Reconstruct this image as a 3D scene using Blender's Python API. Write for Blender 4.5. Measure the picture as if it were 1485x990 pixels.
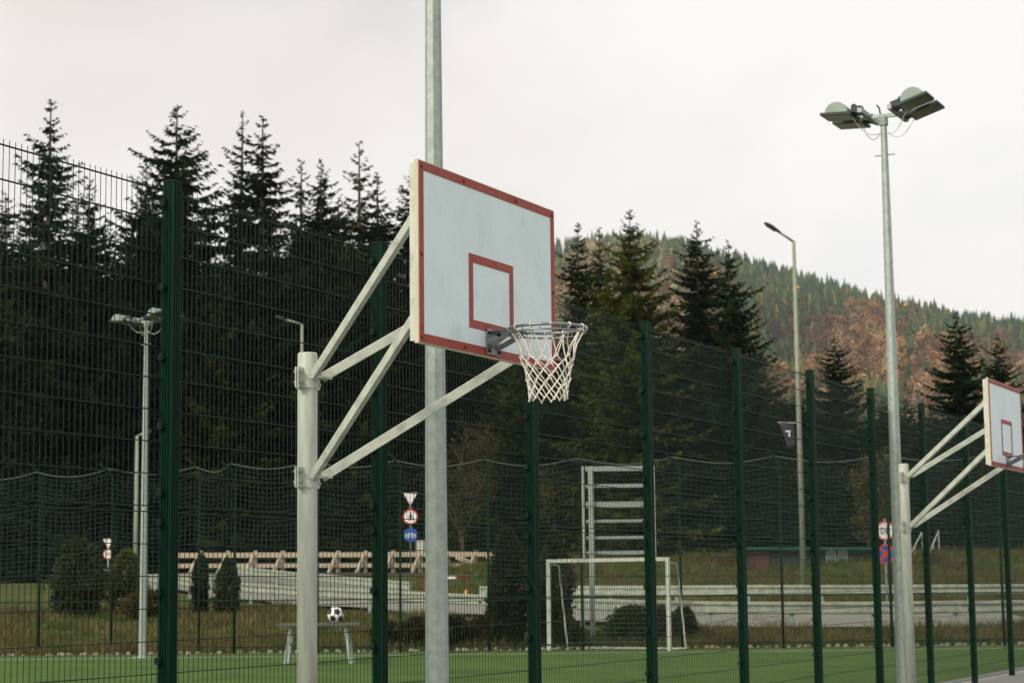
import bpy, math, random
import numpy as np
from mathutils import Matrix, Vector

for o in list(bpy.data.objects): bpy.data.objects.remove(o, do_unlink=True)
scene = bpy.context.scene
COL = scene.collection
R = math.radians
RES_W, RES_H = 1485.0, 990.0

# ------------------------------------------------------------------ camera
F, PIT, ROL, HC = 2840.6, 0.1242, 0.0110, 1.518
cam_d = bpy.data.cameras.new('camera'); cam = bpy.data.objects.new('camera', cam_d); COL.objects.link(cam)
scene.camera = cam
cam_d.sensor_width = 36.0; cam_d.lens = 36.0*F/RES_W
cam_d.clip_start = 0.1; cam_d.clip_end = 9000
rt = Vector((1, 0, 0)); up = Vector((0, -math.sin(PIT), math.cos(PIT))); fw = Vector((0, math.cos(PIT), math.sin(PIT)))
cr, sr = math.cos(ROL), math.sin(ROL)
rr = rt*cr - up*sr; uu = rt*sr + up*cr
cam.matrix_world = Matrix(((rr.x, uu.x, -fw.x, 0), (rr.y, uu.y, -fw.y, 0), (rr.z, uu.z, -fw.z, HC), (0, 0, 0, 1)))
cam_d.dof.use_dof = True; cam_d.dof.focus_distance = 11.6; cam_d.dof.aperture_fstop = 5.6

# ------------------------------------------------------------------ sky and sun
SUN_EL, SUN_AZ = R(34), R(222)      # azimuth clockwise from +Y: behind the camera, to its left
world = bpy.data.worlds.new('World'); scene.world = world; world.use_nodes = True
wt = world.node_tree; wt.nodes.clear()
def wn(t, **k):
    n = wt.nodes.new(t)
    for a, b in k.items(): setattr(n, a, b)
    return n
out = wn('ShaderNodeOutputWorld')
sky = wn('ShaderNodeTexSky', sky_type='NISHITA'); sky.sun_disc = False
sky.sun_elevation = SUN_EL; sky.sun_rotation = SUN_AZ; sky.air_density = 1.0; sky.dust_density = 2.5
bg_sky = wn('ShaderNodeBackground'); bg_sky.inputs['Strength'].default_value = 0.13
wt.links.new(sky.outputs[0], bg_sky.inputs['Color'])
tc = wn('ShaderNodeTexCoord')
def wnoise(scale, detail, rough, loc):
    mp = wn('ShaderNodeMapping'); mp.inputs['Scale'].default_value = (1, 1, 1.7); mp.inputs['Location'].default_value = loc
    n = wn('ShaderNodeTexNoise'); n.inputs['Scale'].default_value = scale; n.inputs['Detail'].default_value = detail; n.inputs['Roughness'].default_value = rough
    wt.links.new(tc.outputs['Generated'], mp.inputs['Vector']); wt.links.new(mp.outputs[0], n.inputs['Vector'])
    return n
n1 = wnoise(2.6, 5, .5, (.3, 1.7, .2))
r1 = wn('ShaderNodeValToRGB')                     # cloud tone
r1.color_ramp.elements[0].position = .30; r1.color_ramp.elements[0].color = (.76, .715, .675, 1)
r1.color_ramp.elements[1].position = .62; r1.color_ramp.elements[1].color = (.985, .957, .928, 1)
wt.links.new(n1.outputs['Fac'], r1.inputs['Fac'])
bg_cl = wn('ShaderNodeBackground'); bg_cl.inputs['Strength'].default_value = 1.0
wt.links.new(r1.outputs[0], bg_cl.inputs['Color'])
n2 = wnoise(3.4, 4, .5, (2.1, .4, 4.3))
r2 = wn('ShaderNodeValToRGB')                     # cover: nearly closed, a few thin places
r2.color_ramp.elements[0].position = .30; r2.color_ramp.elements[0].color = (.62, .62, .62, 1)
r2.color_ramp.elements[1].position = .47; r2.color_ramp.elements[1].color = (.97, .97, .97, 1)
wt.links.new(n2.outputs['Fac'], r2.inputs['Fac'])
mx = wn('ShaderNodeMixShader')
wt.links.new(r2.outputs[0], mx.inputs[0]); wt.links.new(bg_sky.outputs[0], mx.inputs[1]); wt.links.new(bg_cl.outputs[0], mx.inputs[2])
wt.links.new(mx.outputs[0], out.inputs['Surface'])

sd = bpy.data.lights.new('sun', 'SUN'); sun = bpy.data.objects.new('sun', sd); COL.objects.link(sun)
sd.energy = 2.6; sd.angle = R(8); sd.color = (1.0, .90, .74)
sdir = Vector((math.sin(SUN_AZ)*math.cos(SUN_EL), math.cos(SUN_AZ)*math.cos(SUN_EL), math.sin(SUN_EL)))
sun.rotation_euler = (-sdir).to_track_quat('-Z', 'Y').to_euler(); sun.location = sdir*60

vs = scene.view_settings
vs.view_transform = 'Standard'; vs.look = 'None'; vs.exposure = 0.12; vs.gamma = 1.0; vs.use_curve_mapping = False

# ------------------------------------------------------------------ helpers
def at(px, py, depth):
    """world point seen at photo pixel (px,py) whose world Y is depth"""
    X2, Y2 = px - RES_W/2, RES_H/2 - py
    X, Y = cr*X2 + sr*Y2, -sr*X2 + cr*Y2
    d = rt*(X/F) + up*(Y/F) + fw
    return Vector((0, 0, HC)) + d*(depth/d.y)

class MB:
    def __init__(s): s.v = []; s.f = []
    def add(s, vs_, fs_):
        b = len(s.v); s.v += [tuple(p) for p in vs_]; s.f += [tuple(i+b for i in f) for f in fs_]
    def box(s, c, size, m=None):
        x, y, z = size[0]/2, size[1]/2, size[2]/2
        ps = [Vector((a*x, b*y, d*z)) for a in (-1, 1) for b in (-1, 1) for d in (-1, 1)]
        if m is not None: ps = [m @ p for p in ps]
        c = Vector(c)
        s.add([p+c for p in ps], [(0, 1, 3, 2), (4, 6, 7, 5), (0, 4, 5, 1), (2, 3, 7, 6), (0, 2, 6, 4), (1, 5, 7, 3)])
        return s
    def bar(s, a, b, w, h, upv=(0, 0, 1)):
        """rectangular bar from a to b, w sideways, h along upv"""
        a, b = Vector(a), Vector(b); d = (b-a); L = d.length; d.normalize()
        u = Vector(upv); u = (u - d*u.dot(d))
        if u.length < 1e-5: u = Vector((1, 0, 0)) - d*d.x
        u.normalize(); q = d.cross(u)
        m = Matrix((d, q, u)).transposed()
        return s.box((a+b)/2, (L, w, h), m)
    def tube(s, pts, r, n=6, caps=True, closed=False, rot=0.0):
        pts = [Vector(p) for p in pts]; k = len(pts)
        rs = r if hasattr(r, '__len__') else [r]*k
        V = []; ref = None
        for i, p in enumerate(pts):
            if closed: t = pts[(i+1) % k]-pts[i-1]
            else: t = pts[min(i+1, k-1)]-pts[max(i-1, 0)]
            t.normalize()
            if ref is None: ref = Vector((0, 0, 1)) if abs(t.z) < .9 else Vector((1, 0, 0))
            a = (ref - t*ref.dot(t)).normalized(); ref = a; b = t.cross(a)
            for j in range(n):
                w = 2*math.pi*j/n + rot
                V.append(p + (a*math.cos(w)+b*math.sin(w))*rs[i])
        Fc = []
        for i in range(k if closed else k-1):
            i2 = (i+1) % k
            for j in range(n):
                j2 = (j+1) % n
                Fc.append((i*n+j, i*n+j2, i2*n+j2, i2*n+j))
        if caps and not closed:
            Fc.append(tuple(range(n-1, -1, -1))); Fc.append(tuple((k-1)*n+j for j in range(n)))
        s.add(V, Fc); return s
    def lathe(s, prof, n=16, c=(0, 0, 0), m=None):
        V = []; c = Vector(c)
        for r_, z_ in prof:
            for j in range(n):
                p = Vector((r_*math.cos(2*math.pi*j/n), r_*math.sin(2*math.pi*j/n), z_))
                V.append((m @ p if m is not None else p)+c)
        k = len(prof); Fc = [(i*n+j, i*n+(j+1) % n, (i+1)*n+(j+1) % n, (i+1)*n+j) for i in range(k-1) for j in range(n)]
        Fc.append(tuple(range(n-1, -1, -1))); Fc.append(tuple((k-1)*n+j for j in range(n)))
        s.add(V, Fc); return s
    def prism(s, poly, a, b, m=None, c=(0, 0, 0)):
        """polygon (x,y) extruded from z=a to z=b"""
        n = len(poly); c = Vector(c)
        V = [Vector((x, y, a)) for x, y in poly]+[Vector((x, y, b)) for x, y in poly]
        if m is not None: V = [m @ p for p in V]
        s.add([p+c for p in V], [tuple(range(n-1, -1, -1)), tuple(range(n, 2*n))]+[(i, (i+1) % n, n+(i+1) % n, n+i) for i in range(n)])
        return s
    def build(s, name, mat, parent=None, smooth=False, bevel=0.0, off=None):
        me = bpy.data.meshes.new(name)
        V = s.v
        if off is not None: V = [(p[0]-off[0], p[1]-off[1], p[2]-off[2]) for p in V]
        me.from_pydata(V, [], s.f); me.update()
        return link(name, me, mat, parent, smooth, bevel)

def link(name, me, mat, parent=None, smooth=False, bevel=0.0):
    o = bpy.data.objects.new(name, me); COL.objects.link(o)
    if mat is not None and not me.materials: me.materials.append(mat)
    if parent is not None: o.parent = parent
    if smooth: me.polygons.foreach_set('use_smooth', np.ones(len(me.polygons), dtype=bool))
    if bevel > 0:
        b = o.modifiers.new('bevel', 'BEVEL'); b.width = bevel; b.segments = 2; b.limit_method = 'ANGLE'
    return o

def share(name, src, loc, parent, rotz=0.0):
    o = bpy.data.objects.new(name, src.data); COL.objects.link(o); o.location = loc; o.rotation_euler.z = rotz
    o.parent = parent
    for md in src.modifiers:
        n = o.modifiers.new(md.name, md.type)
        if md.type == 'BEVEL': n.width = md.width; n.segments = md.segments; n.limit_method = md.limit_method
    return o

def thing(name, label, cat, loc=(0, 0, 0), rz=0.0, group=None):
    o = bpy.data.objects.new(name, None); COL.objects.link(o); o.empty_display_size = .2
    o.location = loc; o.rotation_euler.z = rz
    return tag(o, label, cat, group)
def tag(o, label=None, cat=None, group=None, kind=None):
    if label: o['label'] = label
    if cat: o['category'] = cat
    if group: o['group'] = group
    if kind: o['kind'] = kind
    return o
def copy_tree(o, parent=None):
    c = o.copy(); COL.objects.link(c); c.parent = parent
    for ch in list(o.children): copy_tree(ch, c)
    return c

def np_mesh(name, V, Fq, col=None):
    """V (n,3), Fq (m,k) same-size faces, col (n,3) optional"""
    me = bpy.data.meshes.new(name); m, k = Fq.shape
    me.vertices.add(len(V)); me.vertices.foreach_set('co', np.ascontiguousarray(V, dtype=np.float32).ravel())
    me.loops.add(m*k); me.loops.foreach_set('vertex_index', np.ascontiguousarray(Fq, dtype=np.int32).ravel())
    me.polygons.add(m); me.polygons.foreach_set('loop_start', np.arange(0, m*k, k, dtype=np.int32))
    try: me.polygons.foreach_set('loop_total', np.full(m, k, dtype=np.int32))
    except Exception: pass
    if col is not None:
        a = me.attributes.new('Col', 'FLOAT_COLOR', 'POINT')
        a.data.foreach_set('color', np.c_[col, np.ones(len(col))].astype(np.float32).ravel())
    me.update(calc_edges=True); me.validate()
    return me

# ------------------------------------------------------------------ materials
def mat(name, col, rough=.6, metal=0.0, vary=.0, scale=8.0, bump=0.0, bscale=60.0, col2=None, spec=.5, stretch=(1, 1, 1), trans=0.0, coords='Object', mid=(.35, .7)):
    m = bpy.data.materials.new(name); m.use_nodes = True
    nt = m.node_tree; b = nt.nodes['Principled BSDF']
    b.inputs['Roughness'].default_value = rough; b.inputs['Metallic'].default_value = metal
    b.inputs['Specular IOR Level'].default_value = spec
    b.inputs['Base Color'].default_value = (*col, 1)
    L = nt.links.new
    if col2 is not None or bump > 0:
        t = nt.nodes.new('ShaderNodeTexCoord'); mp = nt.nodes.new('ShaderNodeMapping'); mp.inputs['Scale'].default_value = stretch
        L(t.outputs[coords], mp.inputs['Vector'])
    if col2 is not None:
        n = nt.nodes.new('ShaderNodeTexNoise'); n.inputs['Scale'].default_value = scale; n.inputs['Detail'].default_value = 7; n.inputs['Roughness'].default_value = .62
        L(mp.outputs[0], n.inputs['Vector'])
        r = nt.nodes.new('ShaderNodeValToRGB'); r.color_ramp.elements[0].color = (*col, 1); r.color_ramp.elements[1].color = (*col2, 1)
        r.color_ramp.elements[0].position, r.color_ramp.elements[1].position = mid
        L(n.outputs['Fac'], r.inputs['Fac']); L(r.outputs[0], b.inputs['Base Color'])
    if bump > 0:
        n = nt.nodes.new('ShaderNodeTexNoise'); n.inputs['Scale'].default_value = bscale; n.inputs['Detail'].default_value = 5
        L(mp.outputs[0], n.inputs['Vector'])
        bp = nt.nodes.new('ShaderNodeBump'); bp.inputs['Strength'].default_value = bump; bp.inputs['Distance'].default_value = .01
        L(n.outputs['Fac'], bp.inputs['Height']); L(bp.outputs[0], b.inputs['Normal'])
    return m

def foliage(name, tint=(1, 1, 1), rough=.75, trans=.25, rnd=.35):
    """colour comes from the Col attribute (leaf to leaf) and a per-object random value"""
    m = bpy.data.materials.new(name); m.use_nodes = True; nt = m.node_tree; b = nt.nodes['Principled BSDF']; L = nt.links.new
    a = nt.nodes.new('ShaderNodeAttribute'); a.attribute_name = 'Col'
    oi = nt.nodes.new('ShaderNodeObjectInfo')
    mr = nt.nodes.new('ShaderNodeMapRange'); mr.inputs['To Min'].default_value = 1-rnd; mr.inputs['To Max'].default_value = 1+rnd
    L(oi.outputs['Random'], mr.inputs['Value'])
    mu = nt.nodes.new('ShaderNodeMix'); mu.data_type = 'RGBA'; mu.blend_type = 'MULTIPLY'; mu.inputs[0].default_value = 1
    mu.inputs[7].default_value = (*tint, 1)
    L(a.outputs['Color'], mu.inputs[6])
    sc = nt.nodes.new('ShaderNodeVectorMath'); sc.operation = 'SCALE'
    L(mu.outputs[2], sc.inputs[0]); L(mr.outputs[0], sc.inputs['Scale'])
    L(sc.outputs[0], b.inputs['Base Color'])
    b.inputs['Roughness'].default_value = rough; b.inputs['Specular IOR Level'].default_value = .08
    if trans > 0:
        tr = nt.nodes.new('ShaderNodeBsdfTranslucent'); L(sc.outputs[0], tr.inputs['Color'])
        mxs = nt.nodes.new('ShaderNodeMixShader'); mxs.inputs[0].default_value = trans
        L(b.outputs[0], mxs.inputs[1]); L(tr.outputs[0], mxs.inputs[2]); L(mxs.outputs[0], nt.nodes['Material Output'].inputs['Surface'])
    return m

M = {}
M['fence'] = mat('fence_green', (.0008, .020, .010), .5, col2=(.0012, .026, .0135), scale=3, spec=.12)
M['wire'] = mat('wire_green', (.003, .021, .014), .5, spec=.25)
M['clamp'] = mat('clamp_green', (.0015, .018, .010), .55, spec=.25)
M['galv'] = mat('galvanised', (.25, .31, .285), .5, .3, col2=(.37, .43, .39), scale=14, bump=.15, bscale=90)
M['galv_pale'] = mat('galvanised_pale', (.52, .56, .48), .5, .15, col2=(.27, .295, .25), scale=9, mid=(.46, .78), bump=.12, bscale=80)
M['lamp_pole'] = mat('lamp_pole', (.20, .235, .165), .6, col2=(.27, .30, .22), scale=3)
M['zinc'] = mat('zinc_steel', (.20, .215, .22), .42, .7, col2=(.32, .335, .34), scale=30)
M['dark_metal'] = mat('dark_metal', (.028, .034, .036), .5, .4)
M['bolt'] = mat('bolt_steel', (.30, .31, .30), .45, .7)
M['rust_bolt'] = mat('painted_bolt', (.16, .02, .016), .5)
M['red'] = mat('red_paint', (.33, .046, .028), .55, col2=(.19, .024, .016), scale=22, bump=.4, bscale=70, mid=(.45, .8))
M['ply'] = mat('plywood_edge', (.62, .58, .43), .7, col2=(.46, .40, .28), scale=20, stretch=(1, 8, .3))
M['cord'] = mat('net_cord', (.80, .76, .68), .85, bump=.4, bscale=300)
M['white_paint'] = mat('white_paint', (.50, .53, .47), .5, col2=(.36, .39, .34), scale=6)
M['rail_paint'] = mat('rail_zinc', (.38, .42, .34), .5, .1, col2=(.20, .225, .18), scale=5)
M['timber'] = mat('timber', (.46, .40, .30), .8, col2=(.34, .28, .21), scale=5, stretch=(1, 1, 5), bump=.3, bscale=40)
M['timber_dark'] = mat('timber_dark', (.07, .055, .045), .85)
M['bark'] = mat('bark', (.085, .065, .05), .9, col2=(.045, .035, .028), scale=10, stretch=(1, 1, .2), bump=.6, bscale=25)
M['twig'] = mat('twig', (.11, .08, .05), .85)
M['spruce'] = foliage('spruce_needles')
M['olive'] = foliage('spruce_needles_sunlit', (4.3, 2.3, 1.1))  # lighter copy of the needles, sun on the boughs put into the tint
M['leaf'] = foliage('shrub_leaves')
M['hillleaf'] = foliage('hill_leaves', trans=0, rnd=0)
M['grassblade'] = foliage('grass_blades', rnd=0)
M['net_green'] = mat('net_green', (.026, .060, .044), .8)
M['rope'] = mat('rope_pale', (.11, .145, .12), .8)
M['banner'] = mat('banner_violet', (.045, .035, .06), .8)
M['lime'] = mat('lime', (.20, .75, .05), .6)
M['sign_white'] = mat('sign_white', (.78, .78, .75), .4)
M['sign_red'] = mat('sign_red', (.55, .04, .035), .4)
M['sign_blue'] = mat('sign_blue', (.02, .08, .36), .4)
M['black'] = mat('black', (.012, .012, .013), .5)
M['yellow'] = mat('yellow', (.60, .38, .05), .6)
M['red_tube'] = mat('red_tube', (.34, .03, .025), .5)
M['orange'] = mat('orange', (.85, .30, .02), .5)
M['concrete'] = mat('concrete', (.38, .37, .34), .9, col2=(.28, .27, .25), scale=6, bump=.4, bscale=30)
M['hut_wall'] = mat('hut_wall', (.035, .04, .037), .8, col2=(.025, .028, .026), scale=3)
M['hut_green'] = mat('hut_green', (.008, .075, .05), .6)
M['glass'] = mat('glass_pane', (.09, .12, .13), .08, spec=.8)
M['render_white'] = mat('render_white', (.74, .72, .68), .8, col2=(.64, .62, .58), scale=2)
M['roof_dark'] = mat('roof_dark', (.06, .05, .05), .8)
M['lamp_green'] = mat('lamp_housing', (.21, .28, .24), .55, .1, col2=(.27, .34, .29), scale=8)
M['lens'] = mat('lamp_glass', (.10, .10, .085), .15, col2=(.16, .14, .10), scale=6, spec=.7)

def board_mat():
    m = mat('board_white', (.71, .845, .865), .42, col2=(.65, .78, .80), scale=3.2, bump=.35, bscale=26, mid=(.4, .75))
    nt = m.node_tree; b = nt.nodes['Principled BSDF']; L = nt.links.new
    ramp = b.inputs['Base Color'].links[0].from_socket
    t = nt.nodes.new('ShaderNodeTexCoord'); mp = nt.nodes.new('ShaderNodeMapping'); mp.inputs['Scale'].default_value = (3.0, 1, 1.3); mp.inputs['Rotation'].default_value = (0, .45, 0)
    L(t.outputs['Object'], mp.inputs['Vector'])
    n = nt.nodes.new('ShaderNodeTexNoise'); n.inputs['Scale'].default_value = 1.6; n.inputs['Detail'].default_value = 8; n.inputs['Roughness'].default_value = .65
    L(mp.outputs[0], n.inputs['Vector'])
    r = nt.nodes.new('ShaderNodeValToRGB'); r.color_ramp.elements[0].position = .55; r.color_ramp.elements[0].color = (0, 0, 0, 1)
    r.color_ramp.elements[1].position = .80; r.color_ramp.elements[1].color = (.62, .62, .62, 1)
    L(n.outputs['Fac'], r.inputs['Fac'])
    mi = nt.nodes.new('ShaderNodeMix'); mi.data_type = 'RGBA'; mi.inputs[7].default_value = (.42, .43, .42, 1)   # scuffs and dirt
    L(r.outputs[0], mi.inputs[0]); L(ramp, mi.inputs[6]); L(mi.outputs[2], b.inputs['Base Color'])
    return m
M['board'] = board_mat()

def pole_mat():
    """weathered zinc-grey paint with long vertical streaks"""
    m = mat('pole_paint', (.52, .56, .48), .5, .05, col2=(.30, .33, .28), scale=4, stretch=(5, 5, .55), bump=.15, bscale=70, mid=(.42, .78))
    return m
M['pole'] = pole_mat()

# ------------------------------------------------------------------ terrain
CT = []   # (x, y, height) of the ground
def ctrl_px(px, py, d, below): p = at(px, py, d); CT.append((p.x, p.y, max(0, p.z-below)))
for x in range(-40, 41, 8):
    CT.append((x, 47.6, 0.0)); CT.append((x, 44, 0.0))
RB = [(110, 826, 88), (210, 837, 80), (320, 849, 72), (430, 857, 66), (620, 866, 60), (800, 874, 55), (960, 879, 52), (1100, 881, 51), (1250, 881, 51), (1430, 879, 51), (1600, 877, 52)]
RA = [(697, 856, 68), (800, 856, 64), (950, 856, 62), (1100, 855, 61), (1250, 855, 61), (1440, 854, 61), (1600, 853, 62)]
RC = [(342, 826, 84), (420, 834, 81), (500, 841, 78), (594, 849, 75)]
for px, py, d in RB: ctrl_px(px, py, d, .60)
for px, py, d in RA: ctrl_px(px, py, d, .60)
for px, py, d in RC: ctrl_px(px, py, d, .60)
for px in (800, 900, 1000): ctrl_px(px, 813, 84, 0)
for px in (1100, 1250): ctrl_px(px, 846, 72, 0)
for px in (1340, 1450, 1600): ctrl_px(px, 806, 80, 0)
for px in (240, 400, 560, 720): ctrl_px(px, 834, 88, 0)
for px in range(-200, 1700, 200): ctrl_px(px, 822, 128, 0)
CTA = np.array(CT)
def gh(x, y):
    x = np.asarray(x, float); y = np.asarray(y, float)
    sh = x.shape; X = x.ravel(); Y = y.ravel()
    out_ = np.empty(len(X))
    for i in range(0, len(X), 4000):
        dx = X[i:i+4000, None]-CTA[None, :, 0]; dy = (Y[i:i+4000, None]-CTA[None, :, 1])*1.5
        w = 1/(dx*dx+dy*dy+5.0)**1.8
        out_[i:i+4000] = (w*CTA[None, :, 2]).sum(1)/w.sum(1)
    k = np.clip((Y-47.6)/2.2, 0, 1); k = k*k*(3-2*k)
    return (out_*k).reshape(sh)
def g1(x, y): return float(gh(np.array([x]), np.array([y]))[0])

gx = np.unique(np.r_[np.linspace(-2600, -120, 14), np.linspace(-120, -45, 16), np.linspace(-45, 45, 150), np.linspace(45, 120, 16), np.linspace(120, 2600, 14)])
gy = np.unique(np.r_[np.linspace(-60, 40, 12), np.linspace(40, 130, 160), np.linspace(130, 400, 20), np.linspace(400, 2900, 16)])
GX, GY = np.meshgrid(gx, gy)
GZ = gh(GX, GY)
idx = np.arange(GX.size).reshape(GX.shape)
quads = np.stack([idx[:-1, :-1], idx[:-1, 1:], idx[1:, 1:], idx[1:, :-1]], -1).reshape(-1, 4)
def ground_mat():
    m = bpy.data.materials.new('ground_grass'); m.use_nodes = True; nt = m.node_tree; b = nt.nodes['Principled BSDF']; L = nt.links.new
    t = nt.nodes.new('ShaderNodeTexCoord')
    n = nt.nodes.new('ShaderNodeTexNoise'); n.inputs['Scale'].default_value = .55; n.inputs['Detail'].default_value = 9; n.inputs['Roughness'].default_value = .7
    L(t.outputs['Object'], n.inputs['Vector'])
    r = nt.nodes.new('ShaderNodeValToRGB'); e = r.color_ramp.elements
    e[0].position = .34; e[0].color = (.042, .070, .014, 1); e[1].position = .70; e[1].color = (.14, .115, .05, 1)
    k = e.new(.52); k.color = (.075, .088, .026, 1)
    L(n.outputs['Fac'], r.inputs['Fac']); L(r.outputs[0], b.inputs['Base Color'])
    n2 = nt.nodes.new('ShaderNodeTexNoise'); n2.inputs['Scale'].default_value = 9; n2.inputs['Detail'].default_value = 6
    L(t.outputs['Object'], n2.inputs['Vector'])
    bp = nt.nodes.new('ShaderNodeBump'); bp.inputs['Strength'].default_value = .8; bp.inputs['Distance'].default_value = .15
    L(n2.outputs['Fac'], bp.inputs['Height']); L(bp.outputs[0], b.inputs['Normal'])
    b.inputs['Roughness'].default_value = .95; b.inputs['Specular IOR Level'].default_value = .1
    return m
g = link('ground', np_mesh('ground', np.stack([GX, GY, GZ], -1).reshape(-1, 3), quads), ground_mat(), smooth=True)
tag(g, 'rough grassy ground rising from the pitch to the road bank', 'ground', kind='structure')

TH = .46406; D = Vector((math.sin(TH), math.cos(TH), 0)); N = Vector((-math.cos(TH), math.sin(TH), 0))
RZ = math.pi/2 - TH
def cp(t, n, z=0.0): return D*t + N*n + Vector((0, 0, z))

# turf pitch beyond the fence and hard court on this side of it
def sheet(name, pts, z, m, lab, cat):
    mb = MB(); mb.add([(p[0], p[1], z) for p in pts], [tuple(range(len(pts)))])
    return tag(mb.build(name, m), lab, cat, kind='structure')
turf = mat('turf', (.048, .096, .020), .9, col2=(.082, .140, .032), scale=.55, bump=.8, bscale=60, spec=.1)
sheet('football_pitch', [cp(-6, 7.75), cp(48, 7.75), (40, 47.0), (-26, 47.0), (-26, 20)], .006, turf, 'green turf of the small football pitch behind the fence', 'pitch')
asph = mat('court_asphalt', (.18, .185, .175), .9, col2=(.23, .23, .215), scale=30, bump=.5, bscale=120)
sheet('basketball_court', [cp(-14, -12), cp(50, -12), cp(50, 7.70), cp(-14, 7.70)], .010, asph, 'grey hard surface of the basketball court inside the fence', 'court')
mb = MB(); mb.add([(-25, 44.6, .011), (38, 44.6, .011), (38, 44.7, .011), (-25, 44.7, .011)], [(0, 1, 2, 3)])
tag(mb.build('pitch_line', M['sign_white']), 'thin white boundary line painted across the green turf', 'line', kind='structure')

# road ribbon between the guard rails
def ribbon(name, L1, L2, m, lift, lab, cat):
    V = []; Fc = []
    n = len(L1); K = 20
    for i in range(n):
        for k in range(K+1):
            s = k/K; x = L1[i][0]*(1-s)+L2[i][0]*s; y = L1[i][1]*(1-s)+L2[i][1]*s
            V.append((x, y, 0))
    V = np.array(V, float); V[:, 2] = gh(V[:, 0], V[:, 1])+lift
    for i in range(n-1):
        for k in range(K):
            a = i*(K+1)+k; Fc.append((a, a+1, a+K+2, a+K+1))
    o = link(name, np_mesh(name, V, np.array(Fc)), m, smooth=True)
    return tag(o, lab, cat, kind='structure')
def dens(pts, n):
    P = np.array(pts, float); s = np.r_[0, np.cumsum(np.linalg.norm(np.diff(P, axis=0), axis=1))]
    q = np.linspace(0, s[-1], n); return np.stack([np.interp(q, s, P[:, k]) for k in range(P.shape[1])], 1)
near = dens([tuple(at(*p)) for p in RB], 120)
far_pts = [tuple(at(*p)) for p in [(150, 812, 128)]+RC+RA]
fardense = dens(far_pts, 60)
road_m = mat('road_asphalt', (.175, .18, .145), .9, col2=(.225, .23, .185), scale=.8, bump=.3, bscale=20)
# far edge follows the near one at about nine metres
far_edge = []
for i, p in enumerate(near):
    a = near[max(i-1, 0)]; b = near[min(i+1, 119)]; t = Vector((b[0]-a[0], b[1]-a[1], 0)).normalized(); q = Vector((-t.y, t.x, 0))
    far_edge.append((p[0]+q.x*9.2, p[1]+q.y*9.2))
near_in = []
for i, p in enumerate(near):
    a = near[max(i-1, 0)]; b = near[min(i+1, 119)]; t = Vector((b[0]-a[0], b[1]-a[1], 0)).normalized(); q = Vector((-t.y, t.x, 0))
    near_in.append((p[0]+q.x*.5, p[1]+q.y*.5))
ribbon('road', near_in, far_edge, road_m, .11, 'grey asphalt road running behind the pitch between guard rails', 'road')

# ------------------------------------------------------------------ fence of wire panels
FT0, FN, FH, SP = 9.665, 7.163, 4.012, 2.5
p0 = cp(FT0, FN)
fence = thing('wire_fence', 'tall dark green wire panel fence standing between court and pitch', 'fence', p0, RZ)
def grooved(w, d, g=.0065, gd=.0065):
    pts = []
    def side(L):   # offsets along a side with three grooves
        res = [(-L/2, 0)]
        for c in (-.26, 0, .26):
            c *= L
            res += [(c-g, 0), (c-g*.6, gd), (c+g*.6, gd), (c+g, 0)]
        return res
    for k, (L, o) in enumerate(((w, d/2), (d, w/2), (w, d/2), (d, w/2))):
        a = k*math.pi/2
        for s, dep in side(L):
            x, y = s, -(o-dep)
            pts.append((x*math.cos(a)-y*math.sin(a), x*math.sin(a)+y*math.cos(a)))
    return pts
post_proto = clamp_proto = cap_proto = None
NPOST = range(-2, 15)
for i in NPOST:
    if post_proto is None:
        mb = MB(); mb.prism(grooved(.085, .080), -.05, FH-.012)
        post = mb.build('post', M['fence'], fence); post.location = (SP*i, 0, 0); post_proto = post
        mb = MB(); mb.box((0, 0, FH-.004), (.088, .083, .012))
        cap = mb.build('cap', M['fence'], post, bevel=.002); cap_proto = cap
    else:
        post = share('post', post_proto, (SP*i, 0, 0), fence)
        share('cap', cap_proto, (0, 0, 0), post)
    for z in (.30, .70, 1.10, 1.50, 1.92, 2.10, 2.50, 2.92, 3.35, 3.87):
        if clamp_proto is None:
            mb = MB(); mb.box((-.058, .026, 0), (.032, .036, .042)); mb.tube([(-.058, .006, 0), (-.058, .0, 0)], .009, 6)
            c = mb.build('clamp', M['clamp'], post, bevel=.004); c.location = (0, 0, z); clamp_proto = c
        else: share('clamp', clamp_proto, (0, 0, z), post)
def rod(mb, a, b, r, n=4): mb.tube([a, b], r, n, caps=True, rot=math.pi/4)
hp = None; vproto = {}
for i in list(NPOST)[:-1]:
    for tier, (za, zb) in enumerate(((.06, 1.985), (2.02, 3.955))):
        if tier not in vproto:
            mb = MB()
            for k in range(50):
                x = (k+.5)*.0496
                rod(mb, (x, 0, za-.01), (x, 0, zb+(.034 if tier else .006)), .0022)
            pan = mb.build('mesh_panel', M['wire'], fence); pan.location = (SP*i+.01, .052, 0); vproto[tier] = pan
        else: pan = share('mesh_panel', vproto[tier], (SP*i+.01, .052, 0), fence)
        for k in range(11):
            z = za+(zb-za)*k/10
            if hp is None:
                mb = MB(); rod(mb, (0, -.0062, 0), (2.48, -.0062, 0), .0037); rod(mb, (0, .0062, 0), (2.48, .0062, 0), .0037)
                h = mb.build('horizontal_wire', M['wire'], pan); h.location = (0, 0, z); hp = h
            else: share('horizontal_wire', hp, (0, 0, z), pan)

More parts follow.
